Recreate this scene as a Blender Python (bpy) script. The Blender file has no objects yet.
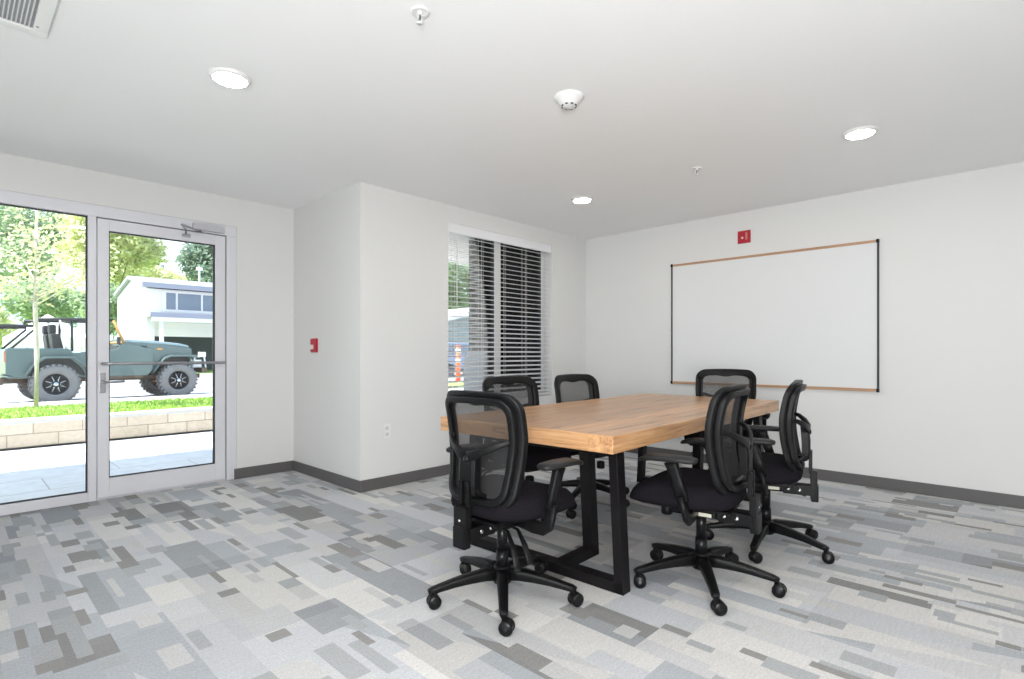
import bpy, bmesh, math, random
from mathutils import Vector, Matrix, noise as mnoise
R = math.radians
PI = math.pi
C = bpy.context.scene.collection
scene = bpy.context.scene

# ------------------------------------------------------------------ camera
cam_d = bpy.data.cameras.new('camera')
cam_d.sensor_width = 36.0
cam_d.lens = 542.1 / 1024 * 36.0
cam_d.shift_y = 14.2 / 1024
cam_d.clip_end = 500
cam = bpy.data.objects.new('camera', cam_d)
cam.location = (0, 0, 1.092)
cam.rotation_euler = (R(90), 0, R(43.845 - 90))
C.objects.link(cam)
scene.camera = cam

# ------------------------------------------------------------------ world, sun, lights
scene.view_settings.view_transform = 'Standard'
scene.view_settings.look = 'None'
scene.view_settings.gamma = 1
scene.view_settings.use_curve_mapping = False
scene.view_settings.exposure = 0.5
w = bpy.data.worlds.new('world'); scene.world = w; w.use_nodes = True
wn = w.node_tree; wn.nodes.clear()
wo = wn.nodes.new('ShaderNodeOutputWorld'); wb = wn.nodes.new('ShaderNodeBackground')
tc = wn.nodes.new('ShaderNodeTexCoord'); sx = wn.nodes.new('ShaderNodeSeparateXYZ')
rp = wn.nodes.new('ShaderNodeValToRGB')
rp.color_ramp.elements[0].position = 0.0; rp.color_ramp.elements[0].color = (0.90, 0.95, 1.0, 1)
rp.color_ramp.elements[1].position = 0.7; rp.color_ramp.elements[1].color = (0.45, 0.66, 1.0, 1)
wn.links.new(tc.outputs['Generated'], sx.inputs[0]); wn.links.new(sx.outputs['Z'], rp.inputs[0])
wn.links.new(rp.outputs[0], wb.inputs[0]); wb.inputs[1].default_value = 1.6
wn.links.new(wb.outputs[0], wo.inputs[0])

sun_d = bpy.data.lights.new('sun', 'SUN'); sun_d.energy = 8.5; sun_d.angle = R(0.6); sun_d.color = (1, 0.96, 0.9)
sun = bpy.data.objects.new('sun', sun_d); C.objects.link(sun)
sun.rotation_euler = Vector((-0.675, 0.185, 1.0)).to_track_quat('Z', 'Y').to_euler()

def area(name, loc, target, size, power, color=(1, 1, 1), sy=None):
    d = bpy.data.lights.new(name, 'AREA'); d.energy = power; d.color = color; d.size = size
    if sy: d.shape = 'RECTANGLE'; d.size_y = sy
    o = bpy.data.objects.new(name, d); C.objects.link(o); o.location = loc
    o.rotation_euler = (Vector(loc) - Vector(target)).to_track_quat('Z', 'Y').to_euler()
    return o
# the photographer's flash beside and behind the camera
area('camera_flash', (-0.7, -0.55, 1.35), (3.2, 3.0, 1.9), 0.45, 23, (1.0, 0.985, 0.97))
area('bounced_flash', (-0.9, -0.9, 0.95), (1.9, 1.8, 2.44), 0.9, 70, (1.0, 0.99, 0.98))
# area light added outside the added rear window, standing in for daylight
area('added_rear_fill', (-2.95, -0.65, 1.25), (2.0, 0.2, 2.1), 4.2, 35, (0.97, 0.985, 1.0), sy=1.9)

# ------------------------------------------------------------------ materials
MATS = {}
def new_mat(name):
    m = bpy.data.materials.new(name); m.use_nodes = True
    nt = m.node_tree; b = nt.nodes['Principled BSDF']; MATS[name] = m
    return m, nt, b
def mat(name, col, rough=0.5, metal=0.0, spec=0.5, var=0.06, scale=30.0, bump=0.0, bscale=None, coat=0.0, emis=None):
    """principled with a little procedural tone variation and optional bump"""
    m, nt, b = new_mat(name)
    b.inputs['Roughness'].default_value = rough
    b.inputs['Metallic'].default_value = metal
    b.inputs['Specular IOR Level'].default_value = spec
    b.inputs['Coat Weight'].default_value = coat
    tx = nt.nodes.new('ShaderNodeTexCoord')
    nz = nt.nodes.new('ShaderNodeTexNoise'); nz.inputs['Scale'].default_value = scale; nz.inputs['Detail'].default_value = 3
    nt.links.new(tx.outputs['Object'], nz.inputs['Vector'])
    mr = nt.nodes.new('ShaderNodeMapRange'); mr.inputs['To Min'].default_value = 1 - var; mr.inputs['To Max'].default_value = 1 + var
    nt.links.new(nz.outputs['Fac'], mr.inputs['Value'])
    vm = nt.nodes.new('ShaderNodeVectorMath'); vm.operation = 'SCALE'; vm.inputs[0].default_value = col[:3]
    nt.links.new(mr.outputs[0], vm.inputs['Scale']); nt.links.new(vm.outputs[0], b.inputs['Base Color'])
    if bump:
        n2 = nt.nodes.new('ShaderNodeTexNoise'); n2.inputs['Scale'].default_value = bscale or scale * 6
        nt.links.new(tx.outputs['Object'], n2.inputs['Vector'])
        bp = nt.nodes.new('ShaderNodeBump'); bp.inputs['Strength'].default_value = bump; bp.inputs['Distance'].default_value = 0.01
        nt.links.new(n2.outputs['Fac'], bp.inputs['Height']); nt.links.new(bp.outputs[0], b.inputs['Normal'])
    if emis:
        b.inputs['Emission Color'].default_value = (*emis[:3], 1); b.inputs['Emission Strength'].default_value = emis[3]
    return m
def N(nt, t, **kw):
    n = nt.nodes.new(t)
    for k, v in kw.items():
        if k.startswith('i_'): n.inputs[int(k[2:])].default_value = v
        else: setattr(n, k, v)
    return n
def MA(nt, op, a, b=None, c=None):
    n = nt.nodes.new('ShaderNodeMath'); n.operation = op
    for i, v in enumerate((a, b, c)):
        if v is None: continue
        if isinstance(v, (int, float)): n.inputs[i].default_value = v
        else: nt.links.new(v, n.inputs[i])
    return n.outputs[0]

WALL = mat('wall_paint', (0.72, 0.72, 0.71), 0.75, var=0.01, scale=2, bump=0.08, bscale=160)
CEIL = mat('ceiling_paint', (0.90, 0.903, 0.90), 0.85, var=0.01, scale=2, bump=0.06, bscale=120)
BASEB = mat('rubber_base', (0.105, 0.10, 0.10), 0.45, var=0.05)
ALU = mat('anodised_aluminium', (0.72, 0.72, 0.76), 0.4, metal=0.1, var=0.02, scale=8)
ALUD = mat('satin_metal', (0.42, 0.42, 0.44), 0.3, metal=0.8, var=0.03)
GASK = mat('black_gasket', (0.02, 0.02, 0.025), 0.5)
PLAST = mat('white_plastic', (0.78, 0.78, 0.77), 0.4, var=0.01)
BLIND = mat('white_blind_slat', (0.80, 0.80, 0.82), 0.4, var=0.01)
CORD = mat('white_cord', (0.75, 0.75, 0.75), 0.8)
RED = mat('red_enamel', (0.45, 0.012, 0.03), 0.35, var=0.03)
PINKW = mat('pale_insert', (0.8, 0.66, 0.62), 0.3)
DARKG = mat('dark_grey_plastic', (0.03, 0.03, 0.032), 0.5)
BOARD = mat('whiteboard_enamel', (0.74, 0.75, 0.755), 0.22, var=0.005, scale=2, spec=0.4)
BLKPL = mat('black_nylon', (0.005, 0.005, 0.0055), 0.36, spec=0.20, var=0.1, bump=0.15, bscale=500)
BLKGL = mat('black_gloss_plastic', (0.006, 0.006, 0.007), 0.30, spec=0.26, var=0.05)
PADM = mat('soft_arm_pad', (0.012, 0.012, 0.013), 0.5, spec=0.35)
BLKFAB = mat('black_seat_fabric', (0.013, 0.0115, 0.0145), 0.95, spec=0.06, var=0.6, scale=190, bump=0.5, bscale=700)
RUBB = mat('black_caster_rubber', (0.006, 0.006, 0.0065), 0.35, spec=0.25)
STEELB = mat('black_powder_steel', (0.007, 0.006, 0.007), 0.42, spec=0.22, metal=0.0, var=0.1, bump=0.1, bscale=300)
CHROME = mat('zinc_bolt', (0.6, 0.6, 0.6), 0.25, metal=1.0)
LABEL = mat('paper_label', (0.62, 0.60, 0.50), 0.6, var=0.25, scale=150)
LED = mat('led_lens', (0.9, 0.9, 0.9), 0.4, emis=(1.0, 0.985, 0.96, 84.0))
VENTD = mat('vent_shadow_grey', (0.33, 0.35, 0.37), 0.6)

# glass: clear sheet with fresnel reflection
m, nt, b = new_mat('clear_glass'); nt.nodes.remove(b)
o_ = nt.nodes['Material Output']
fr = N(nt, 'ShaderNodeFresnel'); fr.inputs[0].default_value = 1.45
tr = N(nt, 'ShaderNodeBsdfTransparent'); tr.inputs[0].default_value = (0.97, 0.985, 0.98, 1)
gl = N(nt, 'ShaderNodeBsdfGlossy'); gl.inputs['Roughness'].default_value = 0.02
mx = N(nt, 'ShaderNodeMixShader')
nt.links.new(fr.outputs[0], mx.inputs[0]); nt.links.new(tr.outputs[0], mx.inputs[1]); nt.links.new(gl.outputs[0], mx.inputs[2])
nt.links.new(mx.outputs[0], o_.inputs[0]); GLASS = m

# breathable chair mesh: woven holes too fine to see one by one
m, nt, b = new_mat('chair_mesh_fabric'); o_ = nt.nodes['Material Output']
b.inputs['Base Color'].default_value = (0.03, 0.03, 0.031, 1); b.inputs['Roughness'].default_value = 0.7
tx = N(nt, 'ShaderNodeTexCoord'); sp = N(nt, 'ShaderNodeSeparateXYZ'); nt.links.new(tx.outputs['Object'], sp.inputs[0])
yy = MA(nt, 'FRACT', MA(nt, 'MULTIPLY', sp.outputs['Y'], 330.0)); zz = MA(nt, 'FRACT', MA(nt, 'MULTIPLY', sp.outputs['Z'], 330.0))
hole = MA(nt, 'MULTIPLY', MA(nt, 'GREATER_THAN', yy, 0.41), MA(nt, 'GREATER_THAN', zz, 0.41))
tr = N(nt, 'ShaderNodeBsdfTransparent'); mx = N(nt, 'ShaderNodeMixShader')
nt.links.new(hole, mx.inputs[0]); nt.links.new(b.outputs[0], mx.inputs[1]); nt.links.new(tr.outputs[0], mx.inputs[2])
nt.links.new(mx.outputs[0], o_.inputs[0]); MESHFAB = m

# carpet planks: patchwork of greys, long side along Y
m, nt, b = new_mat('patchwork_carpet')
b.inputs['Roughness'].default_value = 0.95; b.inputs['Specular IOR Level'].default_value = 0.15
geo = N(nt, 'ShaderNodeNewGeometry'); sp = N(nt, 'ShaderNodeSeparateXYZ'); nt.links.new(geo.outputs['Position'], sp.inputs[0])
X, Y = sp.outputs['X'], sp.outputs['Y']
def wnoise(x, y, z):
    cb = N(nt, 'ShaderNodeCombineXYZ')
    for i, v in enumerate((x, y, z)):
        if isinstance(v, (int, float)): cb.inputs[i].default_value = v
        else: nt.links.new(v, cb.inputs[i])
    q = N(nt, 'ShaderNodeTexWhiteNoise', noise_dimensions='3D'); nt.links.new(cb.outputs[0], q.inputs['Vector'])
    return q.outputs['Value']
def patch(wd, ln, seed, tri=True):
    xs = MA(nt, 'DIVIDE', MA(nt, 'ADD', X, 40.03), wd); i = MA(nt, 'FLOOR', xs); fx = MA(nt, 'FRACT', xs)
    off = MA(nt, 'ADD', wnoise(i, 3.0, seed), 50.0)
    ys = MA(nt, 'ADD', MA(nt, 'DIVIDE', Y, ln), off); j = MA(nt, 'FLOOR', ys); fy = MA(nt, 'FRACT', ys)
    h1 = wnoise(i, j, seed + 1); h2 = wnoise(i, j, seed + 2)
    kx = MA(nt, 'MULTIPLY', MA(nt, 'GREATER_THAN', fx, MA(nt, 'ADD', 0.25, MA(nt, 'MULTIPLY', h2, 0.4))), MA(nt, 'LESS_THAN', h1, 0.45))
    ky = MA(nt, 'MULTIPLY', MA(nt, 'GREATER_THAN', fy, MA(nt, 'ADD', 0.25, MA(nt, 'MULTIPLY', h1, 0.5))), MA(nt, 'GREATER_THAN', h2, 0.35))
    k = MA(nt, 'ADD', kx, MA(nt, 'MULTIPLY', ky, 2.0))
    if tri:
        h3 = wnoise(i, j, seed + 3)
        t = MA(nt, 'MULTIPLY', MA(nt, 'GREATER_THAN', MA(nt, 'ADD', fx, fy), 1.0), MA(nt, 'LESS_THAN', h3, 0.14))
        k = MA(nt, 'ADD', k, MA(nt, 'MULTIPLY', t, 5.0))
    return wnoise(MA(nt, 'ADD', i, MA(nt, 'MULTIPLY', k, 0.13)), j, seed + 4)
pa = patch(0.19, 0.58, 11.0); pb = patch(0.08, 0.27, 37.0, False)
r1 = N(nt, 'ShaderNodeValToRGB'); r1.color_ramp.interpolation = 'CONSTANT'
els = r1.color_ramp.elements
cols = [(0.0, (0.56, 0.56, 0.565)), (0.28, (0.63, 0.62, 0.60)), (0.52, (0.53, 0.54, 0.56)), (0.72, (0.42, 0.44, 0.465)), (0.88, (0.34, 0.355, 0.37)), (0.96, (0.27, 0.27, 0.265))]
els[0].color = (*cols[0][1], 1); els[1].position = cols[1][0]; els[1].color = (*cols[1][1], 1)
for p, c in cols[2:]:
    e = els.new(p); e.color = (*c, 1)
nt.links.new(pa, r1.inputs[0])
r2 = N(nt, 'ShaderNodeValToRGB'); r2.color_ramp.interpolation = 'CONSTANT'; els = r2.color_ramp.elements
cols2 = [(0.0, (0.29, 0.285, 0.275)), (0.055, (0.40, 0.41, 0.42)), (0.16, (0.55, 0.55, 0.54)), (0.24, (0.5, 0.5, 0.5))]
els[0].color = (*cols2[0][1], 1); els[1].position = cols2[1][0]; els[1].color = (*cols2[1][1], 1)
for p, c in cols2[2:]:
    e = els.new(p); e.color = (*c, 1)
nt.links.new(pb, r2.inputs[0])
mixc = N(nt, 'ShaderNodeMix', data_type='RGBA'); nt.links.new(MA(nt, 'LESS_THAN', pb, 0.24), mixc.inputs[0])
nt.links.new(r1.outputs[0], mixc.inputs[6]); nt.links.new(r2.outputs[0], mixc.inputs[7])
nz = N(nt, 'ShaderNodeTexNoise'); nz.inputs['Scale'].default_value = 120; nz.inputs['Detail'].default_value = 6; nz.inputs['Roughness'].default_value = .75; nt.links.new(geo.outputs['Position'], nz.inputs['Vector'])
# streaky yarn across each plank
mp = N(nt, 'ShaderNodeMapping'); mp.inputs['Scale'].default_value = (14, 90, 1); nt.links.new(geo.outputs['Position'], mp.inputs['Vector'])
n3 = N(nt, 'ShaderNodeTexNoise'); n3.inputs['Scale'].default_value = 1; nt.links.new(mp.outputs[0], n3.inputs['Vector'])
tone = MA(nt, 'ADD', MA(nt, 'ADD', 0.42, MA(nt, 'MULTIPLY', nz.outputs['Fac'], 0.96)), MA(nt, 'MULTIPLY', n3.outputs['Fac'], 0.20))
tl_ = wnoise(MA(nt, 'FLOOR', MA(nt, 'DIVIDE', MA(nt, 'ADD', X, 40.03), 0.40)), MA(nt, 'FLOOR', MA(nt, 'DIVIDE', MA(nt, 'ADD', Y, MA(nt, 'MULTIPLY', MA(nt, 'FLOOR', MA(nt, 'DIVIDE', MA(nt, 'ADD', X, 40.03), 0.40)), .37)), .95)), 77.0)
tone = MA(nt, 'MULTIPLY', tone, MA(nt, 'ADD', 0.86, MA(nt, 'MULTIPLY', tl_, 0.24)))
vm = N(nt, 'ShaderNodeVectorMath', operation='SCALE'); nt.links.new(mixc.outputs[2], vm.inputs[0]); nt.links.new(tone, vm.inputs['Scale'])
nt.links.new(vm.outputs[0], b.inputs['Base Color'])
bp = N(nt, 'ShaderNodeBump'); bp.inputs['Strength'].default_value = 0.5; bp.inputs['Distance'].default_value = 0.004
nt.links.new(nz.outputs['Fac'], bp.inputs['Height']); nt.links.new(bp.outputs[0], b.inputs['Normal'])
CARPET = m

def wood(name, c1, c2, dark, plank=0.14, rough=0.35, knots=True, axis='X'):
    m, nt, b = new_mat(name); b.inputs['Roughness'].default_value = rough
    if knots: b.inputs['Coat Weight'].default_value = .45; b.inputs['Coat Roughness'].default_value = .35
    tx = N(nt, 'ShaderNodeTexCoord'); sp = N(nt, 'ShaderNodeSeparateXYZ'); nt.links.new(tx.outputs['Object'], sp.inputs[0])
    al, ac = (sp.outputs['X'], sp.outputs['Y']) if axis == 'X' else (sp.outputs['Y'], sp.outputs['X'])
    if knots:   # on the short ends the edging board runs along the end
        sn = N(nt, 'ShaderNodeSeparateXYZ'); nt.links.new(tx.outputs['Normal'], sn.inputs[0])
        endm = MA(nt, 'MULTIPLY', MA(nt, 'GREATER_THAN', MA(nt, 'ABSOLUTE', sn.outputs['X']), .7), MA(nt, 'GREATER_THAN', sp.outputs['Y'], .125))
        inv = MA(nt, 'SUBTRACT', 1.0, endm)
        al, ac = (MA(nt, 'ADD', MA(nt, 'MULTIPLY', sp.outputs['X'], inv), MA(nt, 'MULTIPLY', sp.outputs['Y'], endm)),
                  MA(nt, 'ADD', MA(nt, 'MULTIPLY', sp.outputs['Y'], inv), MA(nt, 'MULTIPLY', sp.outputs['X'], endm)))
    pid = MA(nt, 'FLOOR', MA(nt, 'DIVIDE', MA(nt, 'ADD', ac, 5.0), plank))
    wn_ = N(nt, 'ShaderNodeTexWhiteNoise', noise_dimensions='1D'); nt.links.new(pid, wn_.inputs['W'])
    cb = N(nt, 'ShaderNodeCombineXYZ')
    nt.links.new(MA(nt, 'ADD', MA(nt, 'MULTIPLY', al, 1.3), MA(nt, 'MULTIPLY', wn_.outputs['Value'], 40)), cb.inputs[0])
    nt.links.new(MA(nt, 'MULTIPLY', ac, 22.0), cb.inputs[1]); nt.links.new(MA(nt, 'MULTIPLY', sp.outputs['Z'], 22.0), cb.inputs[2])
    nz = N(nt, 'ShaderNodeTexNoise'); nz.inputs['Scale'].default_value = 1.6; nz.inputs['Detail'].default_value = 8; nz.inputs['Roughness'].default_value = 0.65; nz.inputs['Distortion'].default_value = 0.6
    nt.links.new(cb.outputs[0], nz.inputs['Vector'])
    rr = N(nt, 'ShaderNodeValToRGB'); e = rr.color_ramp.elements
    e[0].position = 0.30; e[0].color = (*dark, 1); e[1].position = 0.68; e[1].color = (*c1, 1)
    k = e.new(0.46); k.color = (*c2, 1)
    nt.links.new(nz.outputs['Fac'], rr.inputs[0])
    tone = MA(nt, 'ADD', 0.82, MA(nt, 'MULTIPLY', wn_.outputs['Value'], 0.36))
    seam = MA(nt, 'FRACT', MA(nt, 'DIVIDE', MA(nt, 'ADD', ac, 5.0), plank))
    seamm = MA(nt, 'GREATER_THAN', MA(nt, 'ABSOLUTE', MA(nt, 'SUBTRACT', seam, 0.5)), 0.488)
    if knots: seamm = MA(nt, 'MAXIMUM', MA(nt, 'MULTIPLY', seamm, inv), MA(nt, 'MULTIPLY', MA(nt, 'LESS_THAN', MA(nt, 'ABSOLUTE', MA(nt, 'SUBTRACT', sp.outputs['X'], 1.12)), .0018), 1.8))
    tone = MA(nt, 'MULTIPLY', tone, MA(nt, 'SUBTRACT', 1.0, MA(nt, 'MULTIPLY', seamm, 0.28)))
    vm = N(nt, 'ShaderNodeVectorMath', operation='SCALE'); nt.links.new(rr.outputs[0], vm.inputs[0]); nt.links.new(tone, vm.inputs['Scale'])
    if knots:
        mp = N(nt, 'ShaderNodeMapping'); mp.inputs['Scale'].default_value = (1.6, 5, 5) if axis == 'X' else (5, 1.6, 5)
        nt.links.new(tx.outputs['Object'], mp.inputs['Vector'])
        vo = N(nt, 'ShaderNodeTexVoronoi'); vo.inputs['Scale'].default_value = 1.4; nt.links.new(mp.outputs[0], vo.inputs['Vector'])
        kr = N(nt, 'ShaderNodeMapRange'); kr.inputs['From Min'].default_value = 0.04; kr.inputs['From Max'].default_value = 0.13
        kr.inputs['To Min'].default_value = 0.35; kr.inputs['To Max'].default_value = 1.0; nt.links.new(vo.outputs['Distance'], kr.inputs['Value'])
        v2 = N(nt, 'ShaderNodeVectorMath', operation='SCALE'); nt.links.new(vm.outputs[0], v2.inputs[0]); nt.links.new(kr.outputs[0], v2.inputs['Scale']); vm = v2
    nt.links.new(vm.outputs[0], b.inputs['Base Color'])
    bp = N(nt, 'ShaderNodeBump'); bp.inputs['Strength'].default_value = 0.15; bp.inputs['Distance'].default_value = 0.003
    nt.links.new(nz.outputs['Fac'], bp.inputs['Height']); nt.links.new(bp.outputs[0], b.inputs['Normal'])
    return m
TABLEW = wood('rustic_mango_wood', (0.66, 0.40, 0.21), (0.50, 0.265, 0.12), (0.13, 0.06, 0.028), 0.14, 0.40)
OAK = wood('oak_trim', (0.72, 0.45, 0.28), (0.60, 0.35, 0.20), (0.42, 0.22, 0.12), 5, 0.4, False, 'Y')

def brick_mat(name, c1, c2, mortar, bw, rh, ms, axis='X', rough=0.8, scale_n=8, offset=0.5):
    m, nt, b = new_mat(name); b.inputs['Roughness'].default_value = rough
    geo = N(nt, 'ShaderNodeNewGeometry'); sp = N(nt, 'ShaderNodeSeparateXYZ'); nt.links.new(geo.outputs['Position'], sp.inputs[0])
    cb = N(nt, 'ShaderNodeCombineXYZ')
    if axis == 'XY': nt.links.new(sp.outputs['X'], cb.inputs[0]); nt.links.new(sp.outputs['Y'], cb.inputs[1])
    else:
        nt.links.new(MA(nt, 'ADD', sp.outputs['X'], sp.outputs['Y']), cb.inputs[0]); nt.links.new(sp.outputs['Z'], cb.inputs[1])
    bt = N(nt, 'ShaderNodeTexBrick'); bt.offset = offset
    bt.inputs['Color1'].default_value = (*c1, 1); bt.inputs['Color2'].default_value = (*c2, 1); bt.inputs['Mortar'].default_value = (*mortar, 1)
    bt.inputs['Scale'].default_value = 1; bt.inputs['Brick Width'].default_value = bw; bt.inputs['Row Height'].default_value = rh; bt.inputs['Mortar Size'].default_value = ms
    bt.inputs['Mortar Smooth'].default_value = 0.1
    nt.links.new(cb.outputs[0], bt.inputs['Vector'])
    nz = N(nt, 'ShaderNodeTexNoise'); nz.inputs['Scale'].default_value = scale_n; nz.inputs['Detail'].default_value = 5; nt.links.new(geo.outputs['Position'], nz.inputs['Vector'])
    vm = N(nt, 'ShaderNodeVectorMath', operation='SCALE'); nt.links.new(bt.outputs['Color'], vm.inputs[0])
    nt.links.new(MA(nt, 'ADD', 0.8, MA(nt, 'MULTIPLY', nz.outputs['Fac'], 0.4)), vm.inputs['Scale'])
    nt.links.new(vm.outputs[0], b.inputs['Base Color'])
    bp = N(nt, 'ShaderNodeBump'); bp.inputs['Strength'].default_value = 0.4; bp.inputs['Distance'].default_value = 0.01; bp.invert = True
    nt.links.new(bt.outputs['Fac'], bp.inputs['Height']); nt.links.new(bp.outputs[0], b.inputs['Normal'])
    return m
PAVER = brick_mat('concrete_pavers', (0.68, 0.69, 0.71), (0.72, 0.73, 0.75), (0.45, 0.45, 0.46), 1.16, 0.58, 0.006, 'XY', 0.8)
BLOCK = brick_mat('split_face_block', (0.56, 0.47, 0.37), (0.66, 0.57, 0.47), (0.34, 0.28, 0.22), 0.46, 0.15, 0.006, 'XZ', 0.9, 25)
BRICK = brick_mat('dark_brown_brick', (0.022, 0.018, 0.017), (0.06, 0.045, 0.040), (0.46, 0.44, 0.42), 0.225, 0.075, 0.010, 'XZ', 0.8, 20)
GRASS = mat('lawn_green', (0.36, 0.52, 0.12), 0.9, var=0.35, scale=12, bump=0.8, bscale=60)
CONC = mat('light_concrete', (0.56, 0.55, 0.53), 0.9, var=0.06, scale=3)
ASPH = mat('grey_asphalt', (0.36, 0.36, 0.37), 0.9, var=0.1, scale=6)  # even grey with slight random variation
SOFF = mat('soffit_boards', (0.80, 0.73, 0.71), 0.7, var=0.04, scale=3)
JGREEN = mat('faded_green_paint', (0.105, 0.150, 0.145), 0.35, var=0.12, scale=4, coat=0.4)
TYRE = mat('dusty_tyre_rubber', (0.20, 0.195, 0.19), 0.85, var=0.2, scale=12, bump=0.3, bscale=40)
RIM = mat('dark_wheel_rim', (0.015, 0.015, 0.017), 0.35, metal=0.5)
RUST = mat('rusty_frame_steel', (0.12, 0.085, 0.06), 0.8, var=0.4, scale=15)
TAN = mat('tan_strap', (0.55, 0.30, 0.10), 0.8)
AMBER = mat('amber_marker', (0.8, 0.35, 0.06), 0.3)
HWHITE = mat('white_siding', (0.78, 0.77, 0.75), 0.8, var=0.03, scale=2)
HGREY = mat('grey_fascia', (0.30, 0.31, 0.37), 0.7)
HGREEN = mat('grey_green_siding', (0.25, 0.30, 0.28), 0.8, var=0.04)
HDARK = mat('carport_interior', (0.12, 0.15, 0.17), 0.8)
PANE = mat('dark_house_window', (0.16, 0.20, 0.25), 0.15)
BARK = mat('pale_bark', (0.62, 0.55, 0.48), 0.9, var=0.3, scale=20)
DBARK = mat('dark_bark', (0.10, 0.08, 0.06), 0.9, var=0.3, scale=4)
ORANGE = mat('orange_marker_plastic', (0.85, 0.16, 0.05), 0.5)
REFL = mat('white_reflective_band', (0.85, 0.85, 0.85), 0.4)
CABG = mat('pale_grey_steel_cabinet', (0.46, 0.46, 0.50), 0.5, var=0.03)
BLUEB = mat('blue_grey_vehicle_paint', (0.25, 0.30, 0.42), 0.4, coat=0.3)
CANV = mat('white_canvas', (0.8, 0.8, 0.8), 0.8)
BLACKC = mat('black_cable', (0.03, 0.03, 0.03), 0.6)
def leaf_mat(name, c1, c2):
    m, nt, b = new_mat(name); o_ = nt.nodes['Material Output']
    nz = N(nt, 'ShaderNodeTexNoise'); nz.inputs['Scale'].default_value = 0.9; nz.inputs['Detail'].default_value = 6
    tx = N(nt, 'ShaderNodeTexCoord'); nt.links.new(tx.outputs['Object'], nz.inputs['Vector'])
    rr = N(nt, 'ShaderNodeValToRGB'); rr.color_ramp.elements[0].position = 0.35; rr.color_ramp.elements[1].position = 0.65
    rr.color_ramp.elements[0].color = (*c1, 1); rr.color_ramp.elements[1].color = (*c2, 1)
    nt.links.new(nz.outputs['Fac'], rr.inputs[0]); nt.links.new(rr.outputs[0], b.inputs['Base Color']); b.inputs['Roughness'].default_value = 0.6
    t = N(nt, 'ShaderNodeBsdfTranslucent'); nt.links.new(rr.outputs[0], t.inputs[0])
    mx = N(nt, 'ShaderNodeMixShader'); mx.inputs[0].default_value = 0.55
    nt.links.new(b.outputs[0], mx.inputs[1]); nt.links.new(t.outputs[0], mx.inputs[2]); nt.links.new(mx.outputs[0], o_.inputs[0])
    return m
LEAFY = leaf_mat('yellow_green_leaves', (0.52, 0.56, 0.24), (0.82, 0.82, 0.48))
LEAFG = leaf_mat('mid_green_leaves', (0.26, 0.36, 0.20), (0.50, 0.60, 0.38))
LEAFD = leaf_mat('dark_green_leaves', (0.18, 0.27, 0.21), (0.36, 0.46, 0.36))

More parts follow.
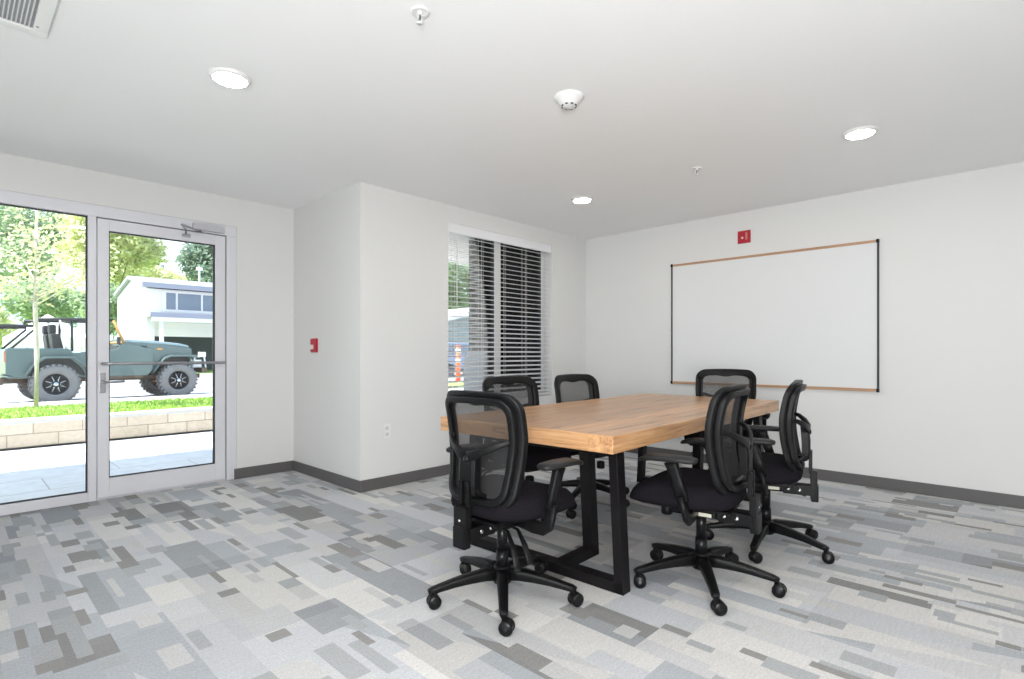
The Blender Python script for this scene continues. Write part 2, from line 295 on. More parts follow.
# ------------------------------------------------------------------ geometry helpers
class MB:
    def __init__(s): s.v = []; s.f = []; s.sm = []
    def add(s, vs, fs, smooth=False, M=None):
        n = len(s.v)
        s.v += [(M @ Vector(v)) if M else Vector(v) for v in vs]
        s.f += [[n + i for i in f] for f in fs]; s.sm += [smooth] * len(fs)
        return s
    def box(s, a, b, M=None, bev=0.0):
        x0, y0, z0 = a; x1, y1, z1 = b
        if bev:
            bm = bmesh.new(); bmesh.ops.create_cube(bm, size=1)
            for v in bm.verts: v.co = Vector(((x0 + x1) / 2 + v.co.x * (x1 - x0), (y0 + y1) / 2 + v.co.y * (y1 - y0), (z0 + z1) / 2 + v.co.z * (z1 - z0)))
            bmesh.ops.bevel(bm, geom=bm.edges[:], offset=bev, segments=2, affect='EDGES', profile=0.6)
            bm.verts.index_update()
            s.add([v.co.copy() for v in bm.verts], [[v.index for v in f.verts] for f in bm.faces], False, M); bm.free(); return s
        return s.add([(x0, y0, z0), (x1, y0, z0), (x1, y1, z0), (x0, y1, z0), (x0, y0, z1), (x1, y0, z1), (x1, y1, z1), (x0, y1, z1)],
                     [(3, 2, 1, 0), (4, 5, 6, 7), (0, 1, 5, 4), (1, 2, 6, 5), (2, 3, 7, 6), (3, 0, 4, 7)], False, M)
    def rings(s, loops, closed=True, cap=True, smooth=True, M=None):
        n = len(loops[0]); vs = [p for l in loops for p in l]; fs = []
        for i in range(len(loops) - 1):
            for j in range(n if closed else n - 1):
                a = i * n + j; b = i * n + (j + 1) % n
                fs.append((a, b, b + n, a + n))
        s.add(vs, fs, smooth, M)
        if cap and closed:
            k = len(s.v) - len(vs)
            s.f.append([k + j for j in reversed(range(n))]); s.sm.append(False)
            s.f.append([k + (len(loops) - 1) * n + j for j in range(n)]); s.sm.append(False)
        return s
    def cyl(s, p, q, r, r2=None, n=16, cap=True, smooth=True, M=None):
        p = Vector(p); q = Vector(q); d = (q - p).normalized(); r2 = r if r2 is None else r2
        u = d.orthogonal().normalized(); v = d.cross(u)
        L = [[c + (u * math.cos(t) + v * math.sin(t)) * rr for t in [2 * PI * k / n for k in range(n)]] for c, rr in ((p, r), (q, r2))]
        return s.rings(L, cap=cap, smooth=smooth, M=M)
    def lathe(s, prof, n=24, c=(0, 0, 0), smooth=True, M=None, axis='Z', cap=True):
        L = []
        for r, z in prof:
            lp = []
            for k in range(n):
                t = 2 * PI * k / n; x, y = r * math.cos(t), r * math.sin(t)
                p = (x, y, z) if axis == 'Z' else ((x, z, -y) if axis == 'Y' else (z, x, y))
                lp.append(Vector(p) + Vector(c))
            L.append(lp)
        return s.rings(L, smooth=smooth, M=M, cap=cap)
    def tube(s, pts, r, n=10, M=None, sect=None, up=(0, 0, 1), smooth=True):
        """sweep a circle (or a (w,h) rounded rectangle) along points"""
        pts = [Vector(p) for p in pts]; L = []
        for i, p in enumerate(pts):
            d = (pts[min(i + 1, len(pts) - 1)] - pts[max(i - 1, 0)]).normalized()
            u = Vector(up).cross(d)
            if u.length < 1e-4: u = d.orthogonal()
            u.normalize(); v = d.cross(u)
            rr = r[i] if isinstance(r, (list, tuple)) else r
            lp = []
            for k in range(n):
                t = 2 * PI * k / n + PI / n
                ct, st = math.cos(t), math.sin(t)
                if sect:
                    sw, sh = sect[i] if isinstance(sect, list) else sect
                    e = 0.45
                    lp.append(p + u * (sw / 2 * math.copysign(abs(ct) ** e, ct)) + v * (sh / 2 * math.copysign(abs(st) ** e, st)))
                else: lp.append(p + (u * ct + v * st) * rr)
            L.append(lp)
        return s.rings(L, smooth=smooth, M=M)
    def prism(s, poly, axis, a, b, M=None):
        """extrude a 2D polygon along an axis ('Y': poly is (x,z); 'X': (y,z); 'Z': (x,y))"""
        def P(p, t): return {'Y': (p[0], t, p[1]), 'X': (t, p[0], p[1]), 'Z': (p[0], p[1], t)}[axis]
        n = len(poly)
        return s.add([P(p, a) for p in poly] + [P(p, b) for p in poly],
                     [list(range(n))[::-1], list(range(n, 2 * n))] + [(i, (i + 1) % n, n + (i + 1) % n, n + i) for i in range(n)], False, M)
    def build(s, name, m, parent=None, bevel=0.0, loc=None, angle=35, subsurf=0):
        me = bpy.data.meshes.new(name); me.from_pydata([tuple(v) for v in s.v], [], s.f)
        me.polygons.foreach_set('use_smooth', s.sm); me.update()
        bm = bmesh.new(); bm.from_mesh(me); bmesh.ops.recalc_face_normals(bm, faces=bm.faces[:]); bm.to_mesh(me); bm.free()
        me.materials.append(m)
        o = bpy.data.objects.new(name, me); C.objects.link(o)
        if parent: o.parent = parent
        if loc: o.location = loc
        if bevel:
            md = o.modifiers.new('bevel', 'BEVEL'); md.width = bevel; md.segments = 2; md.limit_method = 'ANGLE'; md.angle_limit = R(angle)
        return o
def tag(o, label, cat, group=None, kind=None):
    if label: o['label'] = label
    if cat: o['category'] = cat
    if group: o['group'] = group
    if kind: o['kind'] = kind
    return o
def thing(name, label, cat, loc=(0, 0, 0), rz=0.0, group=None):
    o = bpy.data.objects.new(name, None); o.empty_display_size = 0.1; C.objects.link(o)
    o.location = loc; o.rotation_euler = (0, 0, rz)
    return tag(o, label, cat, group)
def struct(name, mb, m, parent=None, **k):
    o = mb.build(name, m, parent, **k)
    if not parent: o['kind'] = 'structure'
    return o
def copy_tree(o, parent=None):
    c = o.copy(); C.objects.link(c)
    if parent: c.parent = parent
    for ch in list(o.children): copy_tree(ch, c)
    return c

# ------------------------------------------------------------------ room shell
H = 2.443; XR = 5.24; YW = 3.817; YD = 5.004; XJ = 2.25; XL = -2.6; YB = -3.2; T = 0.18
SFX0, SFX1, SFZ = -0.75, 1.744, 2.196          # storefront opening
WX0, WX1, WZ0, WZ1 = 3.142, 4.61, 0.63, 2.287  # window opening
struct('floor', MB().box((XL - T, YB - T, -0.12), (XR + T, YW + T, 0)).box((XL - T, YW + T, -0.12), (XJ + T, YD + T, 0)), CARPET)
struct('ceiling', MB().box((XL - T, YB - T, H), (XR + T, YW + T, H + 0.15)).box((XL - T, YW + T, H), (XJ + T, YD + T, H + 0.15)), CEIL)
wl = MB(); wl.box((XL - T, YD, 0), (SFX0, YD + T, H)); wl.box((SFX0, YD, SFZ), (SFX1, YD + T, H)); wl.box((SFX1, YD, 0), (XJ + T, YD + T, H))
struct('wall_left', wl, WALL)
struct('wall_jog', MB().box((XJ, YW + T, 0), (XJ + T, YD, H)), WALL)
wc = MB(); wc.box((XJ, YW, 0), (WX0, YW + T, H)); wc.box((WX1, YW, 0), (XR + T, YW + T, H)); wc.box((WX0, YW, WZ1), (WX1, YW + T, H)); wc.box((WX0, YW, 0), (WX1, YW + T, WZ0))
struct('wall_center', wc, WALL)
struct('wall_right', MB().box((XR, YB - T, 0), (XR + T, YW, H)), WALL)
struct('wall_back', MB().box((XL, YB - T, 0), (XR, YB, H)), WALL)
ry0, ry1, rz0, rz1 = -2.8, 1.5, .3, 2.2  # opening in the unseen rear wall, added to let fill light in
struct('wall_rear', MB().box((XL - T, YB - T, 0), (XL, ry0, H)).box((XL - T, ry1, 0), (XL, YD, H)).box((XL - T, ry0, 0), (XL, ry1, rz0)).box((XL - T, ry0, rz1), (XL, ry1, H)), WALL)
g = MB(); g.box((XL - .12, ry0, rz0), (XL - .06, ry1, rz0 + .05)).box((XL - .12, ry0, rz1 - .05), (XL - .06, ry1, rz1))
for y in (ry0, ry0 + 1.4, ry0 + 2.83, ry1 - .05): g.box((XL - .12, y, rz0 + .05), (XL - .06, y + .05, rz1 - .05))
added_win = struct('added_rear_window', g, ALU)  # unseen window, added to go with the fill light behind it
MB().box((XL - .093, ry0, rz0), (XL - .087, ry1, rz1)).build('pane', GLASS, added_win)
def bb(name, a, b_): struct(name, MB().box(a, b_), BASEB, bevel=0.003)
BT, BH = 0.012, 0.092
bb('baseboard_left', (SFX1 - 0.02, YD - BT, 0), (XJ, YD, BH))
bb('baseboard_jog', (XJ - BT, YW - BT, 0), (XJ, YD - BT, BH))
bb('baseboard_center', (XJ, YW - BT, 0), (XR, YW, BH))
bb('baseboard_right', (XR - BT, YB, 0), (XR, YW - BT, BH))

# storefront: fixed sidelight and door, aluminium
FY0, FY1 = YD + 0.005, YD + 0.10
f = MB()
f.box((SFX0, FY0, SFZ - 0.086), (SFX1, FY1, SFZ))                       # head
f.box((SFX0 + .06, FY0, 0.0), (0.715, FY1, 0.068))                             # sill of sidelight
for a, b_ in ((SFX0, SFX0 + 0.06), (0.715, 0.765), (1.666, SFX1)): f.box((a, FY0, 0.0), (b_, FY1, SFZ - 0.086))
f.box((1.645, FY0 + 0.05, 0.0), (1.666, FY1, SFZ - 0.086)); f.box((0.765, FY0 + 0.05, 2.085), (1.666, FY1, SFZ - 0.086))
f.box((0.765, FY0 + 0.01, 0.0), (1.666, FY1, 0.008))
win1 = struct('window_1', f, ALU, bevel=0.003)
g = MB(); gx0, gx1, gz0, gz1 = SFX0 + 0.06, 0.715, 0.068, SFZ - 0.086; yy = FY0 + 0.028
for a, b_ in (((gx0, yy, gz0), (gx1, yy + .02, gz0 + .009)), ((gx0, yy, gz1 - .009), (gx1, yy + .02, gz1)), ((gx0, yy, gz0), (gx0 + .009, yy + .02, gz1)), ((gx1 - .009, yy, gz0), (gx1, yy + .02, gz1))): g.box(a, b_)
g.build('glazing_gasket', GASK, win1)
MB().box((gx0, yy + .006, gz0), (gx1, yy + .012, gz1)).build('pane', GLASS, win1)
# door leaf
d = MB(); DX0, DX1, DZ0, DZ1 = 0.772, 1.658, 0.012, 2.102; y0, y1 = YD + 0.012, YD + 0.055
GX0, GX1, GZ0, GZ1 = 0.842, 1.578, 0.155, 2.018
d.box((DX0, y0, DZ0), (GX0, y1, DZ1)); d.box((GX1, y0, DZ0), (DX1, y1, DZ1)); d.box((GX0, y0, DZ0), (GX1, y1, GZ0)); d.box((GX0, y0, GZ1), (GX1, y1, DZ1))
door = struct('door_1', d, ALU, bevel=0.002)
g = MB(); yy = y0 + 0.012
for a, b_ in (((GX0, yy, GZ0), (GX1, yy + .02, GZ0 + .009)), ((GX0, yy, GZ1 - .009), (GX1, yy + .02, GZ1)), ((GX0, yy, GZ0), (GX0 + .007, yy + .02, GZ1)), ((GX1 - .012, yy, GZ0), (GX1, yy + .02, GZ1))): g.box(a, b_)
g.build('glazing_gasket', GASK, door)
MB().box((GX0, yy + .006, GZ0), (GX1, yy + .012, GZ1)).build('pane', GLASS, door)
pb_ = MB(); zb = 1.017
pb_.tube([(0.80, y0, zb), (0.80, y0 - .035, zb), (0.815, y0 - .052, zb), (0.84, y0 - .055, zb), (1.60, y0 - .055, zb), (1.625, y0 - .052, zb), (1.638, y0 - .035, zb), (1.638, y0, zb)], 0.012, 12)
pb_.build('pull_bar', ALUD, door)
lv = MB(); lv.box((0.782, y0 - .008, 0.80), (0.822, y0, 0.95), bev=.003); lv.cyl((0.802, y0, .88), (0.802, y0 - .05, .88), .012)
lv.tube([(0.795, y0 - .048, .88), (0.86, y0 - .05, .88), (0.93, y0 - .045, .882)], 0.009)
lv.build('lever_handle', ALUD, door)
cl = MB(); cl.box((1.40, y0 - .05, 2.118), (1.64, FY0, 2.172), bev=.004)
cl.cyl((1.47, y0 - .03, 2.118), (1.47, y0 - .03, 2.095), .014)
cl.build('door_closer', mat('closer_grey', (.55, .55, .58), .4, metal=.3), win1)
ca = MB(); ca.tube([(1.47, y0 - .035, 2.10), (1.33, y0 - .085, 2.125), (1.30, y0 - .09, 2.13)], .008); ca.tube([(1.30, y0 - .09, 2.13), (1.345, y0 - .045, 2.10), (1.352, y0 - .01, 2.065)], .007)
ca.box((1.325, y0 - .02, 2.05), (1.385, y0, 2.075)); ca.build('closer_arm', ALUD, door)

# window in the centre wall: vinyl frame, mullion, panes, stool
f = MB(); fy0, fy1 = YW + 0.115, YW + 0.175
f.box((WX0, fy0, WZ0), (WX0 + .05, fy1, WZ1)); f.box((WX1 - .05, fy0, WZ0), (WX1, fy1, WZ1)); f.box((WX0 + .05, fy0, WZ0), (WX1 - .05, fy1, WZ0 + .055)); f.box((WX0 + .05, fy0, WZ1 - .05), (WX1 - .05, fy1, WZ1))
f.box((3.835, fy0, WZ0 + .055), (3.925, fy1, WZ1 - .05))
win2 = struct('window_2', f, PLAST, bevel=.003)
MB().box((WX0 + .05, fy0 + .025, WZ0 + .055), (3.835, fy0 + .031, WZ1 - .05)).box((3.925, fy0 + .025, WZ0 + .055), (WX1 - .05, fy0 + .031, WZ1 - .05)).build('pane', GLASS, win2)
g = MB()
for a, b_ in ((WX0 + .05, WX0 + .057), (3.823, 3.835), (3.925, 3.932), (WX1 - .062, WX1 - .05)): g.box((a, fy0 + .004, WZ0 + .055), (b_, fy0 + .03, WZ1 - .05))
g.build('glazing_gasket', GASK, win2)
struct('window_stool', MB().box((WX0, YW + .001, WZ0 - .012), (WX1, fy0, WZ0 + .006)), WALL, win2)
# blind
bl = thing('window_blind', 'white horizontal slatted window blind, open, with a flat valance, hanging in the window', 'blind', (WX0, YW, WZ0))
Lw = WX1 - WX0
MB().box((.004, .004, WZ1 - WZ0 - .088), (Lw - .004, .018, WZ1 - WZ0 - .001)).box((.01, .018, WZ1 - WZ0 - .05), (Lw - .01, .07, WZ1 - WZ0 - .001)).build('valance', BLIND, bl, bevel=.002)
sl = MB(); zt = WZ1 - WZ0 - .105; pitch = .0465; ns = 33; tilt = R(13)
for i in range(ns):
    zc = zt - i * pitch
    if zc < .06: break
    # 50 mm slat, room edge lower, very slightly crowned
    prof = []
    for k in range(5):
        t = (k / 4 - .5); prof.append((.045 + t * .050 * math.cos(tilt), zc + t * .050 * math.sin(tilt) + .0015 * (1 - 4 * t * t)))
    poly = prof + [(p[0], p[1] - .003) for p in reversed(prof)]
    sl.prism(poly, 'X', .008, Lw - .008)
    zlast = zc
sl.build('slats', BLIND, bl)
MB().box((.008, .022, .018), (Lw - .008, .068, .036)).build('bottom_rail', BLIND, bl, bevel=.003)
cd = MB()
for x in (0.09, 0.43, 0.735, 1.055, 1.40):
    for y in (.021, .069): cd.cyl((x, y, .03), (x, y, zt + .03), .0016, n=6)
    cd.cyl((x + .022, .021, .03), (x + .022, .021, zt + .03), .0012, n=6)
cd.build('ladder_cord', CORD, bl)
MB().cyl((.10, -.004, .9), (.10, -.004, zt), .004, n=8).build('tilt_wand', CORD, bl)

# ------------------------------------------------------------------ ceiling fixtures
def downlight(x, y, label):
    t = thing('recessed_downlight', label, 'ceiling light', (x, y, H), 0, 'round white ceiling downlights')
    MB().lathe([(.070, -.001), (.095, -.001), (.096, -.006), (.088, -.014), (.078, -.017), (.074, -.014), (.070, -.010)], 40).build('trim_ring', PLAST, t)
    MB().lathe([(.0, -.010), (.060, -.010), (.067, -.012), (.066, -.020), (.05, -.022), (.0, -.0225)], 40).build('lens', LED, t)
downlight(.955, 2.826, 'round white ceiling downlight nearest the glass door and air vent')
downlight(3.851, .759, 'round white ceiling downlight nearest the whiteboard wall')
downlight(3.837, 2.838, 'round white ceiling downlight in the far corner near the window')
downlight(.955, .759, 'round white ceiling downlight above the camera')
downlight(.955, -1.4, 'round white ceiling downlight furthest behind the camera')
downlight(3.851, -1.4, 'round white ceiling downlight behind the camera by the right wall')

t = thing('smoke_detector', 'white dome smoke detector in the middle of the ceiling', 'smoke detector', (2.262, 1.757, H))
MB().lathe([(.0, 0), (.076, 0), (.078, -.007), (.070, -.015), (.067, -.018), (.057, -.028), (.054, -.030), (.046, -.041), (.043, -.043), (.034, -.053), (.0, -.055)], 40).build('detector_body', PLAST, t)
g = MB()
for k in range(8):
    a = 2 * PI * k / 8 + .3; M = Matrix.Rotation(a, 4, 'Z'); g.box((.0340, -.007, -.0525), (.0405, .007, -.0480), M)
g.build('sensor_slots', DARKG, t)
SP1 = (1.292, 1.744); SP2 = (3.78, 1.765)
def sprinkler(x, y, label):
    t = thing('fire_sprinkler', label, 'sprinkler', (x, y, H), 0, 'pendent ceiling sprinklers')
    MB().lathe([(.012, 0), (.036, 0), (.038, -.004), (.033, -.008), (.026, -.005), (.012, -.004)], 30).build('escutcheon', PLAST, t)
    s = MB(); s.cyl((0, 0, 0), (0, 0, -.014), .010); 
    for sg in (-1, 1): s.tube([(0, .008 * sg, -.012), (0, .015 * sg, -.022), (0, .013 * sg, -.036), (0, .003 * sg, -.044)], .0028, 8)
    s.build('sprinkler_frame', PLAST, t)
    MB().lathe([(.0, -.044), (.014, -.045), (.014, -.0465), (.0, -.048)], 16).build('deflector', PLAST, t)
    MB().cyl((0, 0, -.014), (0, 0, -.042), .0022, n=8).build('glass_bulb', DARKG, t)
sprinkler(SP1[0], SP1[1], 'white ceiling sprinkler head nearer the camera, left of the smoke detector')
sprinkler(SP2[0], SP2[1], 'white ceiling sprinkler head further away, above the whiteboard end of the table')
# vent
VX, VY = .293, 3.031; t = thing('air_vent', 'square white louvred air vent in the ceiling corner near the glass door', 'air vent', (VX - .30, VY - .30, H))
g = MB(); i0 = .216; z0, z1 = -.012, 0
g.box((-.30, -.30, z0), (.30, -.25, z1)).box((-.30, .25, z0), (.30, .30, z1)).box((-.30, -.25, z0), (-.25, .25, z1)).box((.25, -.25, z0), (.30, .25, z1))
g.build('vent_frame', PLAST, t, bevel=.004)
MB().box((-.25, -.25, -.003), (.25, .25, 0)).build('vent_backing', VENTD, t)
g = MB()
for k in range(37):
    x = -.243 + k * .0133; g.prism([(x, -.003), (x + .0012, -.003), (x + .0042, -.010), (x + .0030, -.010)], 'Y', -.25, .25)
g.build('louvre_blades', PLAST, t)
g = MB(); g.lathe([(0, 0), (.006, 0), (.004, -.003), (0, -.0035)], 12, (.262, .21, -.012)); g.build('screw', ALUD, t)

# ------------------------------------------------------------------ wall devices
t = thing('fire_alarm_strobe', 'square red fire alarm strobe high on the wall above the whiteboard', 'fire alarm', (XR, 1.975, 2.20))
MB().box((-.008, -.060, -.060), (0, .060, .060), bev=.003).build('back_plate', RED, t)
MB().prism([(-.054, -.054), (.054, -.054), (.054, .048), (-.054, .054)], 'X', -.022, -.008).build('housing', RED, t, bevel=.004)
MB().box((-.031, -.040, -.032), (-.022, -.020, .038), bev=.003).build('strobe_lens', mat('pink_lens', (.6, .2, .2), .15), t)
MB().lathe([(.011, -.022), (.011, -.025), (0, -.026)], 16, (0, .010, -.010), axis='X').build('sounder', PINKW, t)
t = thing('fire_alarm_pull_station', 'small red fire alarm pull station with white handle on the short wall', 'fire alarm', (XJ, 4.580, 1.165))
MB().box((-.008, -.060, -.062), (0, .060, .062), bev=.003).build('back_plate', RED, t)
MB().box((-.017, -.052, -.055), (-.008, .052, .055), bev=.003).build('housing', RED, t)
MB().box((-.022, -.010, -.034), (-.017, .046, .006), bev=.002).build('pull_handle', PINKW, t)
t = thing('wall_outlet', 'white electrical outlet low on the wall left of the window', 'outlet', (2.492, YW, .458))
MB().box((-.036, -.006, -.060), (.036, 0, .060), bev=.003).build('cover_plate', PLAST, t)
g = MB()
for z in (-.024, .024): g.box((-.016, -.009, z - .015), (.016, -.005, z + .015), bev=.003)
g.build('receptacle', mat('outlet_grey', (.66, .66, .68), .4), t)
for z in (-.024, .024):
    for x in (-.006, .006): MB().box((x - .0012, -.0095, z - .003), (x + .0012, -.009, z + .006)).build('socket_slot', DARKG, t)

# whiteboard
wy0, wy1, wz0, wz1 = .897, 2.717, .781, 2.020
t = thing('whiteboard', 'large blank white dry-erase board with oak rails and black side trim', 'whiteboard', (XR, wy0, wz0))
W_, Hh = wy1 - wy0, wz1 - wz0
MB().box((-.012, .006, .006), (-.001, W_ - .006, Hh - .006)).build('writing_surface', BOARD, t)
MB().box((-.020, .012, Hh - .024), (-.001, W_ - .012, Hh - .002)).build('top_rail', OAK, t, bevel=.004)
MB().box((-.026, .012, .002), (-.001, W_ - .012, .026)).build('bottom_rail', OAK, t, bevel=.004)
for y in (0, W_ - .014):
    MB().box((-.020, y, .02), (-.001, y + .014, Hh - .02)).build('side_trim', DARKG, t, bevel=.002)
for y in (-.002, W_ - .018):
    for z in (-.002, Hh - .028): MB().box((-.030, y, z), (-.001, y + .020, z + .030)).build('corner_cap', BLKGL, t, bevel=.003)

# ------------------------------------------------------------------ table
TX, TY, TR, TL, TW, TZ, TT = 1.955, 1.284, .038, 2.374, 1.110, .741, .078
tb = thing('conference_table', 'rectangular rustic wood conference table with thick top and black steel frame legs', 'table', (TX, TY, 0), TR)
MB().box((0, 0, TZ - TT), (TL, TW, TZ)).build('tabletop', TABLEW, tb, bevel=.004)
lw, ld = .046, .066   # section along y, along x
def tframe(x):
    zt = TZ - TT
    f = MB()
    f.box((x, .045, 0), (x + ld, TW - .045, .052))
    f.build('foot_rail', STEELB, tb, bevel=.002)
    MB().box((x, .075, zt - .045), (x + ld, TW - .075, zt - .001)).build('top_rail', STEELB, tb, bevel=.002)
    for s in (0, 1):
        yb = .040 if s == 0 else TW - .040 - lw; yt = .075 if s == 0 else TW - .075 - lw
        l = MB(); l.add([(x, yb, 0), (x + ld, yb, 0), (x + ld, yb + lw, 0), (x, yb + lw, 0), (x, yt, zt - .001), (x + ld, yt, zt - .001), (x + ld, yt + lw, zt - .001), (x, yt + lw, zt - .001)],
                        [(3, 2, 1, 0), (4, 5, 6, 7), (0, 1, 5, 4), (1, 2, 6, 5), (2, 3, 7, 6), (3, 0, 4, 7)])
        l.build('leg', STEELB, tb, bevel=.002)
x1 = .155; x2 = TL - .155 - ld
tframe(x1); tframe(x2)
# floor stretcher and inner post at each end
for a, b_, xp in ((x1 + ld, x1 + .36, x1 + .30), (x2 - .30, x2, x2 - .30)):
    MB().box((a, .40, 0), (b_, .46, .050)).build('foot_stretcher', STEELB, tb, bevel=.002)
    l = MB(); lean = -.05 if a < 1 else .05
    l.add([(xp, .40, 0), (xp + .066, .40, 0), (xp + .066, .46, 0), (xp, .46, 0)] + [(xp + lean, .40, TZ - TT - .001), (xp + .066 + lean, .40, TZ - TT - .001), (xp + .066 + lean, .46, TZ - TT - .001), (xp + lean, .46, TZ - TT - .001)],
          [(3, 2, 1, 0), (4, 5, 6, 7), (0, 1, 5, 4), (1, 2, 6, 5), (2, 3, 7, 6), (3, 0, 4, 7)])
    l.build('leg', STEELB, tb, bevel=.002)

# ------------------------------------------------------------------ task chair (forward = +X, left = +Y)
def backD(z):   # distance of the back surface behind the chair centre at height z
    t = (z - .47) / .46
    return .150 - .035 * math.sin(min(max(t, 0), 1) * PI * .9) + .028 * max(t, 0) ** 2 + .0
def bx_(y, z): return -backD(z) + .045 * (abs(y) / .25) ** 2.2 - .01
def back_loop(inset, n=96):
    """rounded trapezoid outline of the back, inset inwards; returns (y,z) list"""
    z0, z1 = .435 + inset, .926 - inset
    def hw(z):
        t = (z - .435) / .49
        return (.180 + .046 * min(1, t * 1.6) ** .7 if t > 0 else .180) - inset
    pts = []
    rb, rt = .10 - inset * .7, .075 - inset * .6
    # right side bottom middle -> anticlockwise
    def corner(cy, cz, r, a0, a1, m):
        return [(cy + r * math.cos(a0 + (a1 - a0) * k / m), cz + r * math.sin(a0 + (a1 - a0) * k / m)) for k in range(m + 1)]
    half = []
    half += [(t * (hw(z0) - rb) / 6, z0) for t in range(6)]
    half += corner(hw(z0 + rb) - rb, z0 + rb, rb, -PI / 2, 0, 10)
    for k in range(1, 14):
        z = z0 + rb + (z1 - rt - z0 - rb) * k / 14; half.append((hw(z), z))
    half += corner(hw(z1 - rt) - rt, z1 - rt, rt, 0, PI / 2, 8)
    yl = hw(z1 - rt) - rt
    half += [(yl * (1 - t / 6), z1 + .004 * math.sin(t / 6 * PI / 2)) for t in range(1, 7)]
    left = [(-y, z) for y, z in reversed(half[1:-1])]
    return half + left
def ring_sweep(i0, i1, d0, d1, rnd=.45, n=12, wave=False):
    loops = []
    for k in range(n):
        t = 2 * PI * k / n + PI / n; ct, st = math.cos(t), math.sin(t)
        a = math.copysign(abs(ct) ** rnd, ct); b_ = math.copysign(abs(st) ** rnd, st)
        ins = (i0 + i1) / 2 - a * (i1 - i0) / 2; dx = (d0 + d1) / 2 + b_ * (d1 - d0) / 2
        lp = []
        for (y, z) in back_loop(ins):
            if wave and a < 0 and z > .86:    # dipped lower edge of the top bar
                z -= .016 + .008 * math.cos(y / .2 * 2 * PI) * (1 if abs(y) < .15 else 0)
            lp.append((bx_(y, z) + dx, y, z))
        loops.append(lp)
    loops.append(loops[0])
    s = MB(); s.rings(loops, closed=True, cap=False); return s
def make_chair(armz=.630):
    t = thing('task_chair', 'black mesh back task chair', 'chair')
    # five star base
    b = MB(); b.lathe([(.0, .070), (.040, .070), (.046, .085), (.046, .125), (.038, .140), (.032, .148), (.0, .148)], 24)
    for k in range(5):
        M = Matrix.Rotation(R(72 * k), 4, 'Z')
        P = [(.030, .110), (.08, .112), (.15, .106), (.22, .096), (.28, .084), (.315, .077), (.335, .072)]
        S = [(.056, .056), (.052, .052), (.047, .044), (.042, .036), (.038, .030), (.036, .027), (.022, .020)]
        b.tube([(x, 0, z) for x, z in P], 0, 12, M, sect=S)
    base = b.build('star_base', BLKPL, t)
    rnd = random.Random(4)
    for k in range(5):
        M = Matrix.Rotation(R(72 * k), 4, 'Z'); c = M @ Vector((.322, 0, 0)); a = R([20, -60, 35, -25, 75][k]) + R(72 * k) * 0
        Mc = Matrix.Identity(4)
        h = MB(); h.cyl((0, 0, .050), (0, 0, .072), .009, M=Mc)
        L = []
        for x_, r_ in ((-.011, .024), (-.009, .027), (.009, .027), (.011, .024)):
            L.append([(.012 + r_ * math.cos(q), x_, .032 + r_ * math.sin(q)) for q in [R(-10 + 200 * i / 12) for i in range(13)]] )
        h.rings(L, closed=True, smooth=False, M=Mc)
        cs = h.build('caster', BLKPL, base, loc=c); cs.rotation_euler = (0, 0, a)
        wv = MB()
        for sg in (-1, 1): wv.lathe([(.0, .0265 * sg), (.012, .027 * sg), (.016, .025 * sg), (.026, .0235 * sg), (.029, .020 * sg), (.029, .0125 * sg), (.024, .0115 * sg), (.0, .0115 * sg)][::1], 24, (.012, 0, .0292), axis='Y', M=Mc)
        wv.build('caster_wheel', RUBB, cs)
    MB().cyl((0, 0, .145), (0, 0, .215), .029, .027, 20).cyl((0, 0, .215), (0, 0, .335), .0235, .0235, 20).build('gas_lift', BLKGL, t)
    # mechanism
    mc = MB()
    mc.box((-.10, -.055, .325), (.13, .055, .372), bev=.008); mc.box((-.235, -.045, .318), (-.09, -.032, .368)); mc.box((-.235, .032, .318), (-.09, .045, .368))
    mc.box((-.13, -.035, .33), (-.06, .035, .36)); mc.box((-.262, -.036, .285), (-.225, .036, .375), bev=.005)
    mc.box((-.15, -.10, .366), (.17, .10, .380)); mc.box((-.09, -.10, .34), (.10, .10, .366), bev=.008)
    mech = mc.build('tilt_mechanism', BLKPL, t)
    for sg in (-1, 1):
        for x, z in ((-.115, .347), (-.170, .345)):
          bo = MB(); bo.lathe([(0, .002 * sg), (.009, .0015 * sg), (.010, 0), (.010, -.006 * sg), (0, -.006 * sg)], 12, (x, .047 * sg, z), axis='Y')
          bo.build('zinc_bolt', CHROME, mech)
    MB().lathe([(0, .270), (.024, .272), (.029, .280), (.029, .318), (.02, .325), (0, .325)], 14, (.20, -.09, 0)).build('tension_knob', BLKPL, mech)
    lvv = MB()
    lvv.tube([(-.06, -.04, .345), (-.10, -.13, .345), (-.155, -.21, .31), (-.185, -.262, .245)], 0, 10, sect=[(.012, .008), (.014, .009), (.022, .012), (.026, .008)])
    lvv.build('control_lever', BLKPL, mech)
    lvv = MB(); lvv.tube([(-.02, -.04, .345), (-.05, -.14, .345), (-.095, -.22, .31), (-.118, -.272, .250)], 0, 10, sect=[(.012, .008), (.014, .009), (.022, .012), (.026, .008)])
    lvv.build('control_lever', BLKPL, mech)
    MB().box((-.075, .1005, .345), (-.015, .1015, .361)).build('maker_label', LABEL, mech)
    # seat: rounded cushion with waterfall front
    def seat_loop(ins, z, m=64):
        lp = []
        for k in range(m):
            q = 2 * PI * k / m; ct, st = math.cos(q), math.sin(q)
            x = (.248 - ins) * math.copysign(abs(ct) ** .55, ct) + .062; y = (.252 - ins) * math.copysign(abs(st) ** .55, st)
            y *= 1 - .16 * max(0, (.05 - x) / .24) ** 1.5
            zz = z
            if x > .12: zz -= ((x - .12) / .17) ** 2 * .040 * min(1, max(0, (z - .39) / .05))
            zz += .010 * (abs(y) / .25) ** 2 if ins > .02 else 0
            lp.append((x, y, zz))
        return lp
